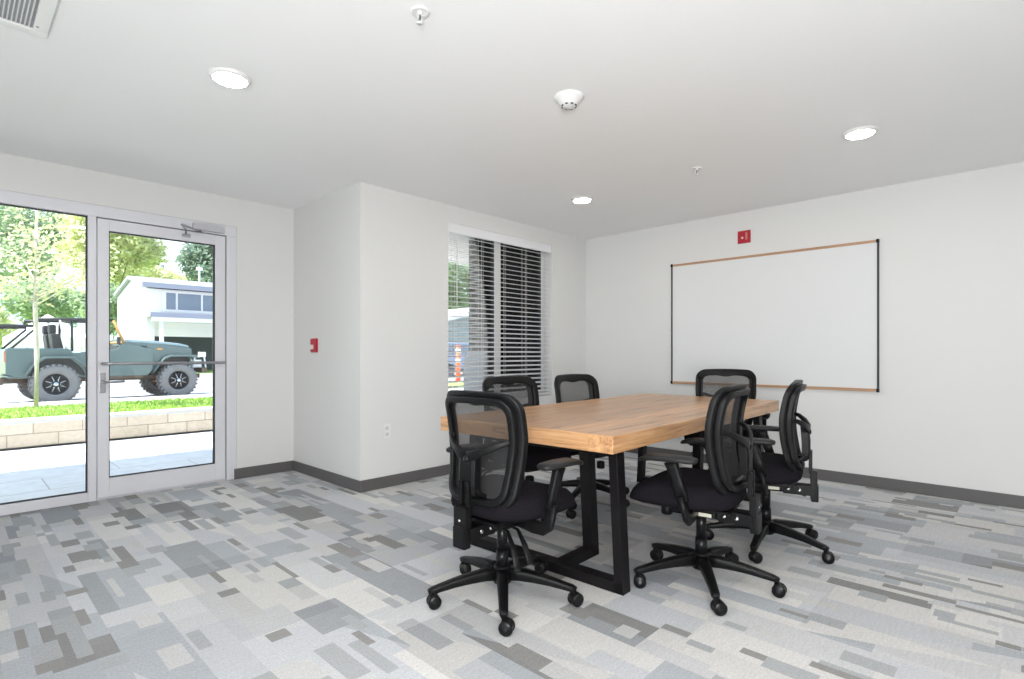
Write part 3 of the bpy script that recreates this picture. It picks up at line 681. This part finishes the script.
    s = MB(); s.rings([seat_loop(.045, .396), seat_loop(.018, .401), seat_loop(.004, .414), seat_loop(.0, .432), seat_loop(.004, .458), seat_loop(.014, .476), seat_loop(.034, .488), seat_loop(.075, .494), seat_loop(.14, .494), seat_loop(.2, .492)])
    seat = s.build('seat_cushion', BLKFAB, t)
    s = MB(); s.rings([seat_loop(.09, .376), seat_loop(.065, .380), seat_loop(.045, .393), seat_loop(.050, .402)], smooth=True); s.build('seat_pan', BLKPL, seat)
    # arms
    for sg in (-1, 1):
        a = MB(); Y0 = .285 * sg
        a.tube([(-.01, .10 * sg, .372), (-.02, .20 * sg, .366), (-.022, .255 * sg, .368), (-.020, .280 * sg, .385), (-.014, Y0, .42), (.0, Y0, .47)], 0, 12, sect=[(.06, .016), (.06, .016), (.058, .02), (.056, .022), (.055, .024), (.054, .024)], up=(1, 0, 0))
        a.tube([(-.006, Y0, .452), (.015, Y0, .52), (.040, Y0, .60), (.045, Y0, armz - .012)], 0, 12, sect=[(.050, .030), (.050, .030), (.052, .034), (.060, .040)], up=(0, 1, 0)) if False else \
        a.tube([(-.008, Y0, .450), (.014, Y0, .52), (.038, Y0, .59), (.046, Y0, armz - .012)], 0, 12, sect=[(.028, .050), (.030, .050), (.034, .052), (.044, .062)], up=(0, 1, 0) if False else (1, 0, 0))
        arm = a.build('armrest_post', BLKPL, t)
        p = MB(); L = []
        for k, (x, wd, th, dz) in enumerate(((-.068, .030, .012, .0), (-.062, .060, .022, .0), (-.04, .080, .028, .001), (.05, .088, .030, .002), (.13, .084, .029, -.001), (.160, .074, .026, -.007), (.184, .060, .020, -.014), (.192, .030, .010, -.018))):
            lp = []
            for j in range(16):
                q = 2 * PI * j / 16; ct, st = math.cos(q), math.sin(q)
                lp.append((x, Y0 + wd / 2 * math.copysign(abs(ct) ** .6, ct), armz + dz + th / 2 * math.copysign(abs(st) ** .7, st)))
            L.append(lp)
        p.rings(L); p.build('arm_pad', PADM, arm)
    # back
    bk = ring_sweep(-.004, .036, -.012, .020, wave=True).build('back_frame', BLKPL, t)
    ring_sweep(.020, .050, -.036, -.006).build('inner_frame', BLKPL, bk)
    m = MB(); loops = []
    base_l = back_loop(.030)
    for k in range(1, 15):
        f_ = k / 14; loops.append([(bx_(y * f_, .70 + (z - .70) * f_) - .002, y * f_, .70 + (z - .70) * f_) for y, z in base_l])
    m.rings(loops, closed=True, cap=False)
    n = len(base_l); k0 = len(m.v) - n * 14; m.f.append([k0 + j for j in range(n)]); m.sm.append(True)
    m.build('mesh_panel', MESHFAB, bk)
    # Y-shaped support behind the mesh
    sp = MB()
    for sg in (-1, 1):
        sp.tube([(-.222, .0, .655), (-.225, .045 * sg, .672), (-.205, .11 * sg, .700), (-.175, .158 * sg, .722), (bx_(.195, .735) - .020, .195 * sg, .735)], 0, 12, sect=[(.020, .050), (.020, .042), (.018, .030), (.016, .022), (.014, .018)], up=(1, 0, 0) if False else (0, 0, 1))
    L = []
    for z, x, wd in ((.690, -.212, .030), (.682, -.214, .066), (.650, -.217, .096), (.60, -.221, .098), (.54, -.221, .096), (.505, -.214, .092), (.492, -.205, .078)):
        L.append([(x + .028, -wd / 2, z), (x - .006, -wd / 2, z), (x - .014, -wd / 2 + .014, z), (x - .014, wd / 2 - .014, z), (x - .006, wd / 2, z), (x + .028, wd / 2, z)])
    sp.rings(L, smooth=False)
    for sg in (-1, 1): sp.tube([(-.212, .040 * sg, .525), (-.19, .045 * sg, .502), (-.165, .05 * sg, .492)], 0, 8, sect=(.02, .02))
    sup = sp.build('back_support', BLKPL, bk, bevel=.003, loc=(.012, 0, 0))
    MB().lathe([(0, -.012), (.012, -.010), (.016, -.004), (.016, 0), (0, 0)], 20, (-.228, 0, .650), axis='X').build('pivot_cap', BLKGL, sup)
    ps = MB(); ps.box((-.232, -.030, .440), (-.214, -.012, .560)); ps.box((-.232, .012, .440), (-.214, .030, .560)); ps.box((-.256, -.038, .300), (-.222, .038, .455), bev=.004)
    ps.build('back_post', BLKPL, t)
    bo = MB(); bo.lathe([(0, -.003), (.006, -.002), (.006, 0), (0, 0)], 10, (-.256, 0, .40), axis='X'); bo.build('post_screw', CHROME, mech)
    return t
proto = make_chair()
CH = [  # x, y, facing, base rotation, back raised by, label
    (1.725, 1.718, 1, 10, 0, 'black mesh task chair at the near short table end, turned back to the camera'),
    (2.495, 1.142, 98, 71, .020, 'black mesh task chair nearest the camera on the right side, beside the front leg'),
    (3.236, 1.098, 104, 44, .012, 'black mesh task chair on the right side of the table, nearer the whiteboard wall'),
    (2.655, 2.465, -99, 20, .004, 'black mesh task chair behind the table, in front of the window blind'),
    (3.35, 2.42, -96, 50, 0, 'black mesh task chair behind the table, against plain wall right of the window'),
    (4.275, 1.765, -161, 30, .034, 'black mesh task chair at the far table end, below the whiteboard'),
]
for i, (x, y, fa, br, up, lab) in enumerate(CH):
    c = proto if i == 0 else copy_tree(proto)
    c.location = (x, y, 0); c.rotation_euler = (0, 0, R(fa)); c['label'] = lab; c['group'] = 'black task chairs around the table'
    for ch in c.children:
        if ch.name.startswith('star_base'):
            ch.rotation_euler = (0, 0, R(br - fa))
            for q, cs in enumerate([g for g in ch.children if g.name.startswith('caster')]):   # casters swivelled each its own way
                cs.rotation_euler = (0, 0, R((-52, -72, -66)[i % 3] - br + (-22, 14, 28, -10, 36)[q]))
        if ch.name.startswith('back_frame'): ch.location = (0, 0, up)

# ================================================================== outdoors
GZ = -.02; SZ = -.10
struct('ground_patio', MB().box((-9, YD + T, GZ - .15), (4.4, 8.5, GZ)).box((XR + T, -4, GZ - .15), (22, 8.5, GZ)).box((4.4, YW + T, GZ - .15), (XR + T, 8.5, GZ)).box((XJ + T, YW + T, GZ - .15), (4.4, YD + T, GZ)), PAVER)
struct('ground_street', MB().box((-60, 16.2, SZ - .2), (110, 36.0, SZ)), ASPH)
struct('ground_sidewalk', MB().box((-9, 8.5, GZ - .15), (110, 16.05, .0)), CONC)
struct('ground_curb', MB().box((-9, 16.05, SZ - .15), (110, 16.2, .0)), CONC)
struct('ground_yard', MB().box((-60, 36.0, SZ - .2), (110, 120, SZ + .03)), GRASS)
# soffit of the upper storey over the patio, and the outside wall above it
struct('soffit', MB().box((-9, YD + T, 2.72), (XJ + T, 7.45, 2.95)).box((XJ + T, YW + T, 2.72), (14, 7.45, 2.95)), SOFF)
g = MB()
for k in range(30): g.box((-9, 5.25 + .19 * k, 2.712) if False else (XJ + T, YW + T + .05 + .12 * k, 2.712), (14, YW + T + .06 + .12 * k, 2.72))
struct('soffit_battens', g, SOFF)

rw = thing('retaining_wall', 'low tan concrete block retaining wall beyond the patio', 'retaining wall', (2, 8.5, GZ))
MB().box((-11, 0, 0), (4.9, .28, .29)).build('wall_blocks', BLOCK, rw)
MB().box((-11, -.012, .29), (4.9, .285, .335)).build('cap_blocks', CONC, rw, bevel=.006)
lawn = MB(); rnd = random.Random(2)
lawn.box((-9, 8.79, .001), (6.9, 11.2, .268))
lo = lawn.build('lawn', GRASS); tag(lo, 'strip of bright green lawn behind the block retaining wall', 'lawn')
g = MB()
for k in range(9000):
    x = rnd.uniform(-.6, 5.5); y = rnd.uniform(8.82, 11.18); a = rnd.uniform(0, PI); h = rnd.uniform(.02, .05); wv = .012
    dx, dy = math.cos(a) * wv, math.sin(a) * wv
    g.add([(x - dx, y - dy, .265), (x + dx, y + dy, .265), (x + rnd.uniform(-.015, .015), y + rnd.uniform(-.015, .015), .268 + h)], [(0, 1, 2)])
go = g.build('grass_blades', GRASS); tag(go, 'short grass blades growing on the strip of lawn', 'grass', kind='stuff')

def foliage(mb, c, rad, n, size, rnd, squash=1.0, lump=.35):
    """leaf clusters over a lumpy crown"""
    lumps = [(Vector((rnd.gauss(0, 1), rnd.gauss(0, 1), rnd.gauss(0, 1))).normalized()) for _ in range(14)]
    for _ in range(n):
        d = Vector((rnd.gauss(0, 1), rnd.gauss(0, 1), rnd.gauss(0, 1))).normalized()
        k = 1 - lump + lump * max(0, max(d.dot(l) for l in lumps)) ** 4
        rr = rad * k * (rnd.random() ** .35)
        p = Vector(c) + Vector((d.x * rr, d.y * rr, d.z * rr * squash))
        s = size * rnd.uniform(.6, 1.3)
        u = Vector((rnd.gauss(0, 1), rnd.gauss(0, 1), rnd.gauss(0, .7))).normalized() * s
        v = u.orthogonal().normalized() * s * .55
        mb.add([p - u, p + v * .9, p + u, p - v * .9], [(0, 1, 2, 3)])
def tree(name, label, x, y, h, rad, leaf, seed, n=2600, size=.28, group=None, trunk_r=.2, bark=None, crowns=5, trunk_h=None):
    rnd = random.Random(seed); t = thing(name, label, 'tree', (x, y, SZ), 0, group)
    th = trunk_h or h * .45
    tm = MB(); tm.tube([(0, 0, 0), (.1 * rnd.uniform(-1, 1), .1, th * .5), (0, 0, th), (.2, .1, h * .8)], [trunk_r, trunk_r * .8, trunk_r * .6, trunk_r * .2], 10)
    for k in range(5):
        a = rnd.uniform(0, 2 * PI); z = th * rnd.uniform(.7, 1.1)
        tm.tube([(0, 0, z), (math.cos(a) * rad * .3, math.sin(a) * rad * .3, z + rad * .35), (math.cos(a) * rad * .6, math.sin(a) * rad * .6, z + rad * .8)], [trunk_r * .4, trunk_r * .25, trunk_r * .1], 6)
    tm.build('trunk', bark or DBARK, t)
    fm = MB(); zc = (h + th * .6) / 2
    foliage(fm, (0, 0, zc), rad * .8, n // 2, size, rnd, (h - th * .6) / 2 / rad * 1.1)
    for k in range(crowns):
        a = 2 * PI * k / crowns + rnd.random(); q = rnd.uniform(.35, .7) * rad
        foliage(fm, (math.cos(a) * q, math.sin(a) * q, zc + rnd.uniform(-.35, .4) * (h - th)), rad * .5, n // 2 // crowns, size, rnd, .9)
    fm.build('foliage', leaf, t); return t
# sapling on the lawn
sp_ = thing('young_tree', 'slender young tree with pale trunk planted in the lawn strip', 'tree', (.93, 10.9, .268))
tm = MB(); tm.tube([(0, 0, -.05), (.01, 0, .8), (-.01, .01, 1.6), (.0, 0, 2.6), (.02, 0, 3.6)], [.036, .033, .030, .022, .008], 10)
rnd = random.Random(9)
tips = []
for k in range(16):
    a = rnd.uniform(0, 2 * PI); z = rnd.uniform(1.55, 3.2); L_ = rnd.uniform(.5, 1.15) * (1.2 - (z - 1.5) * .25)
    e = Vector((math.cos(a) * L_, math.sin(a) * L_, z + L_ * .55)); tm.tube([(0, 0, z), e * .5 + Vector((0, 0, z * .5)), e], [.012, .008, .003], 6); tips.append((z, e))
tm.build('trunk', BARK, sp_)
fm = MB()
for z, e in tips:
    for _ in range(75):
        f_ = rnd.uniform(.25, 1.1); p = Vector((0, 0, z)).lerp(e, f_) + Vector((rnd.gauss(0, .13), rnd.gauss(0, .13), rnd.gauss(0, .12)))
        u = Vector((rnd.gauss(0, 1), rnd.gauss(0, 1), rnd.gauss(0, .6))).normalized() * .036; v = u.orthogonal().normalized() * .022
        fm.add([p - u, p + v, p + u, p - v], [(0, 1, 2, 3)])
fm.build('foliage', LEAFY, sp_)

# ---- far trees: (x/y direction from the room, distance)
BG = [
    ('broad_tree', 'large yellow-green tree left of the white house', 12.2, 70, 21, 4.8, LEAFY, 1),
    ('broad_tree', 'grey-green tree at the left edge of the glass sidelight', 0.0, 82, 22, 6.0, LEAFG, 2),
    ('broad_tree', 'mid green tree rising behind the parked off-road vehicle', 7.0, 92, 24, 6.5, LEAFG, 3),
    ('broad_tree', 'dark green tree rising behind the white house roof', 21.8, 68, 17.0, 4.6, LEAFD, 4),
    ('broad_tree', 'yellow-green low tree behind the roof between two taller trees', 20.5, 84, 13.5, 5.2, LEAFY, 5),
    ('bushy_tree', 'low pale green tree beyond the white canopy tent', 6.2, 64, 8.4, 3.6, LEAFG, 6),
    ('bushy_tree', 'low yellow-green tree at far left beyond the vehicle', 0.6, 50, 5.6, 3.0, LEAFY, 7),
    ('bushy_tree', 'small green tree left of the white house end wall', 9.3, 56, 8.0, 2.5, LEAFG, 8),
    ('broad_tree', 'green tree seen through the left part of the window blind', 42, 51, 14, 6.0, LEAFG, 10),
]
for (nm, lab, x, y, h, r_, lf, sd) in BG:
    tree(nm, lab, x, y, h, r_, lf, sd, n=9000 if h > 12 else 4500, size=.30 if h > 12 else .22, group=None)
# pale hillside
hm = MB(); pts = []
nx = 40
for i in range(nx + 1):
    x = -60 + 260 * i / nx
    for j in range(4):
        y = 150 + 40 * j; z = (0, 9, 18, 22)[j] * (1 + .35 * mnoise.noise((x * .02, j * .7, 3.1))) + 0
        pts.append((x, y, z - 1))
hm.add(pts, [(i * 4 + j, (i + 1) * 4 + j, (i + 1) * 4 + j + 1, i * 4 + j + 1) for i in range(nx) for j in range(3)], True)
struct('hillside', hm, mat('hazy_hill', (.30, .38, .36), .95, var=.2, scale=.2))

# ---- white house across the street
hs = thing('white_house', 'white two-storey house with low gable roof, upper windows and open carport', 'house', (8.2, 38, SZ))
L_ = 16; D_ = 8
w_ = MB()
w_.box((0, .0, 3.1), (L_, D_, 5.1)).prism([(0, 5.1), (D_, 5.1), (D_ / 2, 5.9)], 'X', 0, .2)   # upper block and gable end
w_.box((0, 0, 0), (.4, D_, 3.1)); w_.box((.4, 6, 0), (L_, D_, 3.1))
w_.build('siding_walls', HWHITE, hs)
r_ = MB(); r_.prism([(-.35, 5.12), (D_ / 2, 6.0), (D_ + .1, 5.16), (D_ + .1, 5.38), (D_ / 2, 6.22), (-.35, 5.34)], 'X', -.2, L_ + .4); r_.build('roof', HGREY, hs)
MB().box((-.3, -.42, 5.12), (L_ + .4, -.33, 5.42)).build('fascia', HGREY, hs)
fr_ = MB(); fr_.box((.75, -.05, 3.75), (3.85, .0, 5.02))
win_ = fr_.build('window', HWHITE, hs)
p_ = MB(); p_.box((1.0, -.08, 3.9), (1.5, -.05, 4.9)); p_.box((1.62, -.08, 3.9), (2.9, -.05, 4.9)); p_.box((3.02, -.08, 3.9), (3.6, -.05, 4.9)); p_.build('pane', PANE, win_)
b_ = MB(); b_.box((-.1, -1.3, 3.34), (L_, 0, 3.60)); b_.build('balcony_ledge', HGREY, hs)
MB().box((.0, -1.25, 3.1), (L_, -1.1, 3.34)).build('beam', HWHITE, hs)
MB().cyl((.5, -1.15, 0), (.5, -1.15, 3.1), .11, n=12).build('column', HWHITE, hs)
MB().box((.4, 0.3, 2.25), (L_, .45, 3.12)).build('garage_header', HWHITE, hs)
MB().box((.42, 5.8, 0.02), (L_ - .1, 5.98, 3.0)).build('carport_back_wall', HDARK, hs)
MB().cyl((3.7, 3, 5.6), (3.7, 3, 6.9), .06, n=10).lathe([(.0, 6.85), (.22, 6.88), (.19, 7.05), (.0, 7.12)], 14, (3.7, 3, 0)).build('roof_vent_pipe', REFL, hs)
# grey-green house seen through the blinds
h2 = thing('grey_green_house', 'grey-green house with white gable edge seen through the left side of the window blind', 'house', (22.5, 27.5, SZ))
MB().box((0, 0, 0), (9, 7, 3.4)).prism([(0, 3.4), (9, 3.4), (4.5, 4.3)], 'Y', 0, 7).build('siding_walls', HGREEN, h2)
MB().prism([(-.5, 3.25), (4.5, 4.35), (9.5, 3.25), (9.5, 3.45), (4.5, 4.62), (-.5, 3.45)], 'Y', -.5, 7.4).build('roof', HWHITE, h2)
# canopy tent
tt = thing('canopy_tent', 'white peaked canopy tent beyond the off-road vehicle', 'tent', (4.4, 45, SZ))
MB().add([(-2, -2, 2.2), (2, -2, 2.2), (2, 2, 2.2), (-2, 2, 2.2), (0, 0, 3.7), (-2, -2, 1.6), (2, -2, 1.6), (2, 2, 1.6), (-2, 2, 1.6)],
         [(0, 1, 4), (1, 2, 4), (2, 3, 4), (3, 0, 4), (5, 6, 1, 0), (6, 7, 2, 1), (7, 8, 3, 2), (8, 5, 0, 3)]).build('canopy', CANV, tt)
for a in (-1.95, 1.95):
    for b_ in (-1.95, 1.95): MB().cyl((a, b_, 0), (a, b_, 1.95), .04, n=8).build('pole', CANV, tt)
# parked blue vehicle and marker post in the window view
bv = thing('parked_van', 'blue-grey van parked in front of the grey-green house', 'van', (17.6, 22.2, SZ))
b_ = MB(); b_.prism([(0, .35), (4.3, .35), (4.3, 1.0), (3.5, 1.15), (2.9, 1.75), (.15, 1.8), (0, 1.2)], 'Y', 0, 1.8); b_.build('body', BLUEB, bv, bevel=.05)
b_ = MB(); b_.prism([(.3, 1.15), (3.3, 1.15), (2.85, 1.68), (.35, 1.7)], 'Y', -.01, 1.81); b_.build('windows', PANE, bv)
for x in (.8, 3.4):
    for y in (.0, 1.6): MB().cyl((x, y, .33), (x, y + .2, .33), .33, n=20).build('wheel', TYRE, bv)
mp_ = thing('marker_post', 'orange marker post with white reflective bands outside the window', 'marker post', (13.4, 15.7, 0))
b_ = MB(); b_.cyl((0, 0, 0), (0, 0, 1.42), .10, .08, 14); b_.lathe([(0, 0), (.22, 0), (.22, .05), (.08, .07), (0, .07)], 16); b_.build('post', ORANGE, mp_)
for z in (.75, 1.12): MB().cyl((0, 0, z), (0, 0, z + .14), .096, .094, n=14).build('reflective_band', REFL, mp_)
lo2 = MB().box((9, 13.2, .0), (18, 15.2, .05)).build('verge', GRASS); tag(lo2, 'small patch of grass outside the window by the marker post', 'lawn')

# brick pier and cabinet outside the window
pr = thing('brick_pier', 'dark brown brick pier with pale mortar right outside the window', 'pier', (5.1, 5.07, GZ))
MB().box((0, 0, 0), (1.7, .67, 2.72 - GZ)).build('brickwork', BRICK, pr)
cb_ = thing('utility_cabinet', 'pale grey steel utility cabinet standing in front of the brick pier', 'cabinet', (4.40, 4.69, GZ))
MB().prism([(0, 0), (.38, 0), (.38, 1.13), (.07, 1.13), (0, 1.02)], 'Y', 0, .37).build('housing', CABG, cb_, bevel=.01)
MB().box((.04, -.012, .08), (.34, 0, .95)).build('door_panel', CABG, cb_, bevel=.004)

# ---- overhead cables and pole far behind
pl = thing('utility_pole', 'distant utility pole between the two trees above the roof', 'utility pole', (25.5, 110, SZ))
b_ = MB(); b_.cyl((0, 0, 0), (0, 0, 20), .16, .12, 10); b_.box((-1.3, -.08, 18.3), (1.3, .08, 18.5)); b_.box((-1.0, -.08, 17.2), (1.0, .08, 17.4)); b_.build('pole', DBARK, pl)
MB().cyl((.5, -.3, 15.6), (.5, -.3, 16.8), .32, n=14).build('transformer', HGREY, pl)
for k, z in enumerate((18.6, 17.5)):
    pts = [(-35 + 120 * i / 30, 109.6, z - .0 + 1.2 * ((i / 15 - 1) ** 2 - 0) - 1.2 * 0) for i in range(31)]
    o = MB().tube(pts, .05, 6).build('overhead_cable', BLACKC); tag(o, ['lower', 'upper'][k == 0] + ' black overhead cable crossing at the distant utility pole', 'cable')

# ---- the parked green off-road vehicle (side on, nose to the right)
jp = thing('off_road_vehicle', 'dull green open-top off-road vehicle with big knobbly tyres parked in the street', 'vehicle', (1.05, 16.68, SZ), R(3.5))
JW = 1.55      # body width, near side at y=0
def sideprism(poly, y0, y1): return MB().prism(poly, 'Y', y0, y1)
tub = MB()
side = [(-.15, .72), (.05, .66), (.22, .66), (.36, .92), (.55, 1.08), (1.00, 1.08), (1.20, .88), (1.34, .62), (2.62, .62), (2.74, .78), (2.74, 1.30), (2.15, 1.47), (2.02, 1.44), (1.96, 1.32), (1.45, 1.22), (1.05, 1.22), (.98, 1.32), (-.12, 1.32), (-.15, 1.20)]
tub.prism(side, 'Y', .0, .05); tub.prism(side, 'Y', JW - .05, JW)
tub.box((-.15, 0.05, .72), (-.11, JW - .05, 1.30)); tub.box((-.10, .05, .62), (2.6, JW - .05, .68)); tub.box((2.56, .05, .68), (2.62, JW - .05, 1.30))
tub.build('body_tub', JGREEN, jp, bevel=.02)
iw = MB(); iw.box((.25, .055, .69), (1.35, .42, 1.16)); iw.box((.25, JW - .42, .69), (1.35, JW - .055, 1.16)); iw.box((2.75, .22, .62), (3.64, JW - .22, 1.10))
iw.build('wheel_wells', DARKG, jp)
hd = MB(); L = []
for x, z, wd in ((2.12, 1.58, .70), (2.5, 1.57, .67), (3.0, 1.54, .62), (3.5, 1.49, .57), (3.68, 1.45, .55), (3.72, 1.38, .54)):
    lp = []
    for k in range(13):
        t = -1 + 2 * k / 12; lp.append((x, JW / 2 + t * wd, z - .06 * abs(t) ** 4 - (.02 if abs(t) == 1 else 0)))
    lp += [(x, JW / 2 + wd, z - .18), (x, JW / 2 - wd, z - .18)]; L.append(lp)
hd.rings(L, smooth=False); hd.build('hood', JGREEN, jp, bevel=.01)
sd = MB()
for y in (.10, JW - .15): sd.prism([(2.62, .74), (2.80, .78), (2.98, 1.02), (3.18, 1.12), (3.66, 1.12), (3.68, 1.34), (2.62, 1.42)], 'Y', y, y + .05)
sd.prism([(.12, .78), (1.43, .78), (1.43, 1.34), (.12, 1.34)], 'X', 3.66, 3.71)
gr = sd.build('engine_side_panels', JGREEN, jp, bevel=.01)
g = MB()
for k in range(7): g.box((3.708, .42 + k * .11, .90), (3.718, .47 + k * .11, 1.28))
g.build('grille_slots', DARKG, gr)
fd = MB()
for y0_, y1_ in ((-.10, .30), (JW - .30, JW + .10)):
    arc = [(2.74, .74), (2.84, .90), (3.0, 1.10), (3.16, 1.16), (3.74, 1.16), (3.80, 1.12)]
    poly = arc + [(x, z - .045) for x, z in reversed(arc)]
    fd.prism(poly, 'Y', y0_, y1_)
    arc = [(.16, .74), (.32, .98), (.52, 1.13), (1.04, 1.13), (1.24, .96), (1.40, .64)]
    poly = arc + [(x + (.02 if i < 3 else -.0), z - .05) for i, (x, z) in reversed(list(enumerate(arc)))]
    fd.prism(poly, 'Y', *((-.12, .0) if y0_ < 0 else (JW, JW + .12)))
fd.build('fender_flares', JGREEN, jp, bevel=.01)
MB().box((2.86, .088, 1.30), (2.98, .099, 1.335)).build('hood_badge', AMBER, jp)
fmb = MB()
for y in (.35, JW - .43): fmb.box((-.2, y, .50), (4.0, y + .08, .62))
for x in (.2, 1.6, 2.4): fmb.box((x, .35, .52), (x + .08, JW - .35, .60))
fmb.cyl((.72, -.02, .44), (.72, JW + .02, .44), .06).cyl((3.32, -.02, .44), (3.32, JW + .02, .44), .06)
fmb.lathe([(0, -.12), (.12, -.08), (.14, 0), (.12, .08), (0, .12)], 14, (.72, JW / 2, .44), axis='Y'); fmb.tube([(.2, .38, .46), (.72, .38, .38), (1.3, .38, .48)], .03); fmb.tube([(2.8, .38, .46), (3.32, .38, .38), (3.9, .38, .48)], .03)
fmb.box((1.5, .02, .56), (2.5, .10, .64)); fmb.box((-.3, .1, .48), (-.18, JW - .1, .64))
fmb.build('chassis_frame', RUST, jp)
bmp = MB(); bmp.box((3.92, -.02, .66), (4.06, JW + .02, .80), bev=.01); bmp.build('front_bumper', RUST, jp)
wc_ = MB(); wc_.cyl((3.95, .45, .90), (3.95, 1.1, .90), .09, n=16); wc_.box((3.85, .35, .80), (4.05, .47, 1.02)); wc_.box((3.85, 1.08, .80), (4.05, 1.2, 1.02)); wc_.tube([(3.78, .25, .80), (3.84, .25, 1.10), (4.08, .25, 1.12), (4.12, .25, .80)], .025); wc_.tube([(3.78, 1.3, .80), (3.84, 1.3, 1.10), (4.08, 1.3, 1.12), (4.12, 1.3, .80)], .025)
wc_.box((3.95, .18, 1.10), (4.10, .34, 1.24)); wc_.build('winch', REFL, jp)
# roll cage, windshield frame, seats
rc = MB()
rc.tube([(1.05, .08, 1.25), (1.05, .10, 1.90), (1.05, .20, 2.02), (1.05, JW - .20, 2.02), (1.05, JW - .10, 1.90), (1.05, JW - .08, 1.25)], .03, 8)
for y in (.12, JW - .12):
    rc.tube([(.36, y, 2.00), (1.05, y, 2.03), (1.88, y, 2.05)], .038, 8); rc.tube([(-.75, y, 1.82), (.40, y, 1.84)], .034, 8)
    rc.tube([(.36, y, 1.84), (.36, y, 2.0)], .03, 8); rc.tube([(.40, y, 1.80), (-.05, y, 1.30)], .025, 8)
rc.build('roll_cage', DARKG, jp)
g = MB()
for y in (.10, JW - .10): g.tube([(.82, y, 2.0), (.95, y, 1.28)], .022, 8)
g.build('cage_brace', REFL, jp)
ws = MB()
for y in (.10, JW - .10): ws.tube([(2.12, y, 1.46), (1.88, y, 2.04)], .032, 8)
ws.tube([(2.12, .10, 1.48), (2.12, JW - .10, 1.48)], .03, 8); ws.tube([(1.88, .10, 2.04), (1.88, JW - .10, 2.04)], .03, 8); ws.build('windshield_frame', TAN, jp)
st = MB()
for y in (.22, .92):
    st.prism([(.80, .75), (1.35, .75), (1.35, 1.02), (.98, 1.02), (.85, 1.68), (.68, 1.68)], 'Y', y, y + .42); st.box((.66, y + .1, 1.67), (.80, y + .32, 1.90))
st.build('bucket_seat', DARKG, jp, bevel=.04)
ck = MB(); ck.box((2.0, .2, 1.0), (2.08, 1.35, 1.40)); ck.tube([(1.65, .25, 1.34), (1.65, .45, 1.52), (1.65, .65, 1.34), (1.65, .45, 1.16), (1.65, .25, 1.34)], .015, 6); ck.cyl((1.65, .45, 1.34), (2.0, .45, 1.25), .02); ck.build('dashboard', DARKG, jp)
MB().box((1.93, -.08, 1.44), (2.0, .0, 1.62)).cyl((1.96, -.02, 1.46), (2.02, .05, 1.42), .015).build('side_mirror', DARKG, jp, bevel=.01)
tl = MB(); tl.box((-.165, .06, 1.0), (-.15, .18, 1.25)); tl.build('tail_lamp', ORANGE, jp)
rnd = random.Random(3)
def tyre(x, y):
    t_ = MB(); Rr = .47; hw = .16
    t_.lathe([(.25, hw * .8), (.25, -hw * .8), (.30, -hw * .95), (.41, -hw), (.445, -hw * .85), (.45, 0), (.445, hw * .85), (.41, hw), (.30, hw * .95), (.25, hw * .8)], 40, (0, 0, 0), axis='Y', cap=False)
    for k in range(26):
        a = 2 * PI * k / 26
        for j, (ya, yb) in enumerate(((-hw * 1.0, -hw * .45), (-hw * .30, hw * .30), (hw * .45, hw * 1.0))):
            M = Matrix.Rotation(a + (.12 if j == 1 else 0), 4, 'Y'); t_.box((.43, ya, -.030), (Rr + .005, yb, .028), M)
    o = t_.build('tyre', TYRE, jp, loc=(x, y, .47))
    r_ = MB(); r_.lathe([(0, .12), (.249, .12), (.249, -.125), (.235, -.130), (.22, -.105), (.15, -.09), (.08, -.125), (.05, -.13), (0, -.13)], 32, axis='Y')
    for k in range(8):
        a = 2 * PI * k / 8; r_.cyl((math.cos(a) * .17, -.112, math.sin(a) * .17), (math.cos(a) * .17, -.090, math.sin(a) * .17), .028, n=10)
    rm = r_.build('wheel_rim', RIM, o)
    sk = MB()
    for k in range(8):
        a = 2 * PI * (k + .5) / 8; sk.tube([(math.cos(a) * .09, -.128, math.sin(a) * .09), (math.cos(a) * .20, -.112, math.sin(a) * .20)], .012, 6)
    sk.build('wheel_spokes', ALUD, rm)
    h_ = MB(); h_.lathe([(0, -.16), (.05, -.155), (.055, -.12), (0, -.12)], 16, axis='Y')
    for k in range(6):
        a = 2 * PI * k / 6; h_.cyl((math.cos(a) * .085, -.145, math.sin(a) * .085), (math.cos(a) * .085, -.11, math.sin(a) * .085), .012, n=8)
    h_.build('hub', CHROME, rm)
for x in (.72, 3.32):
    tyre(x, .04); tyre(x, JW - .04)
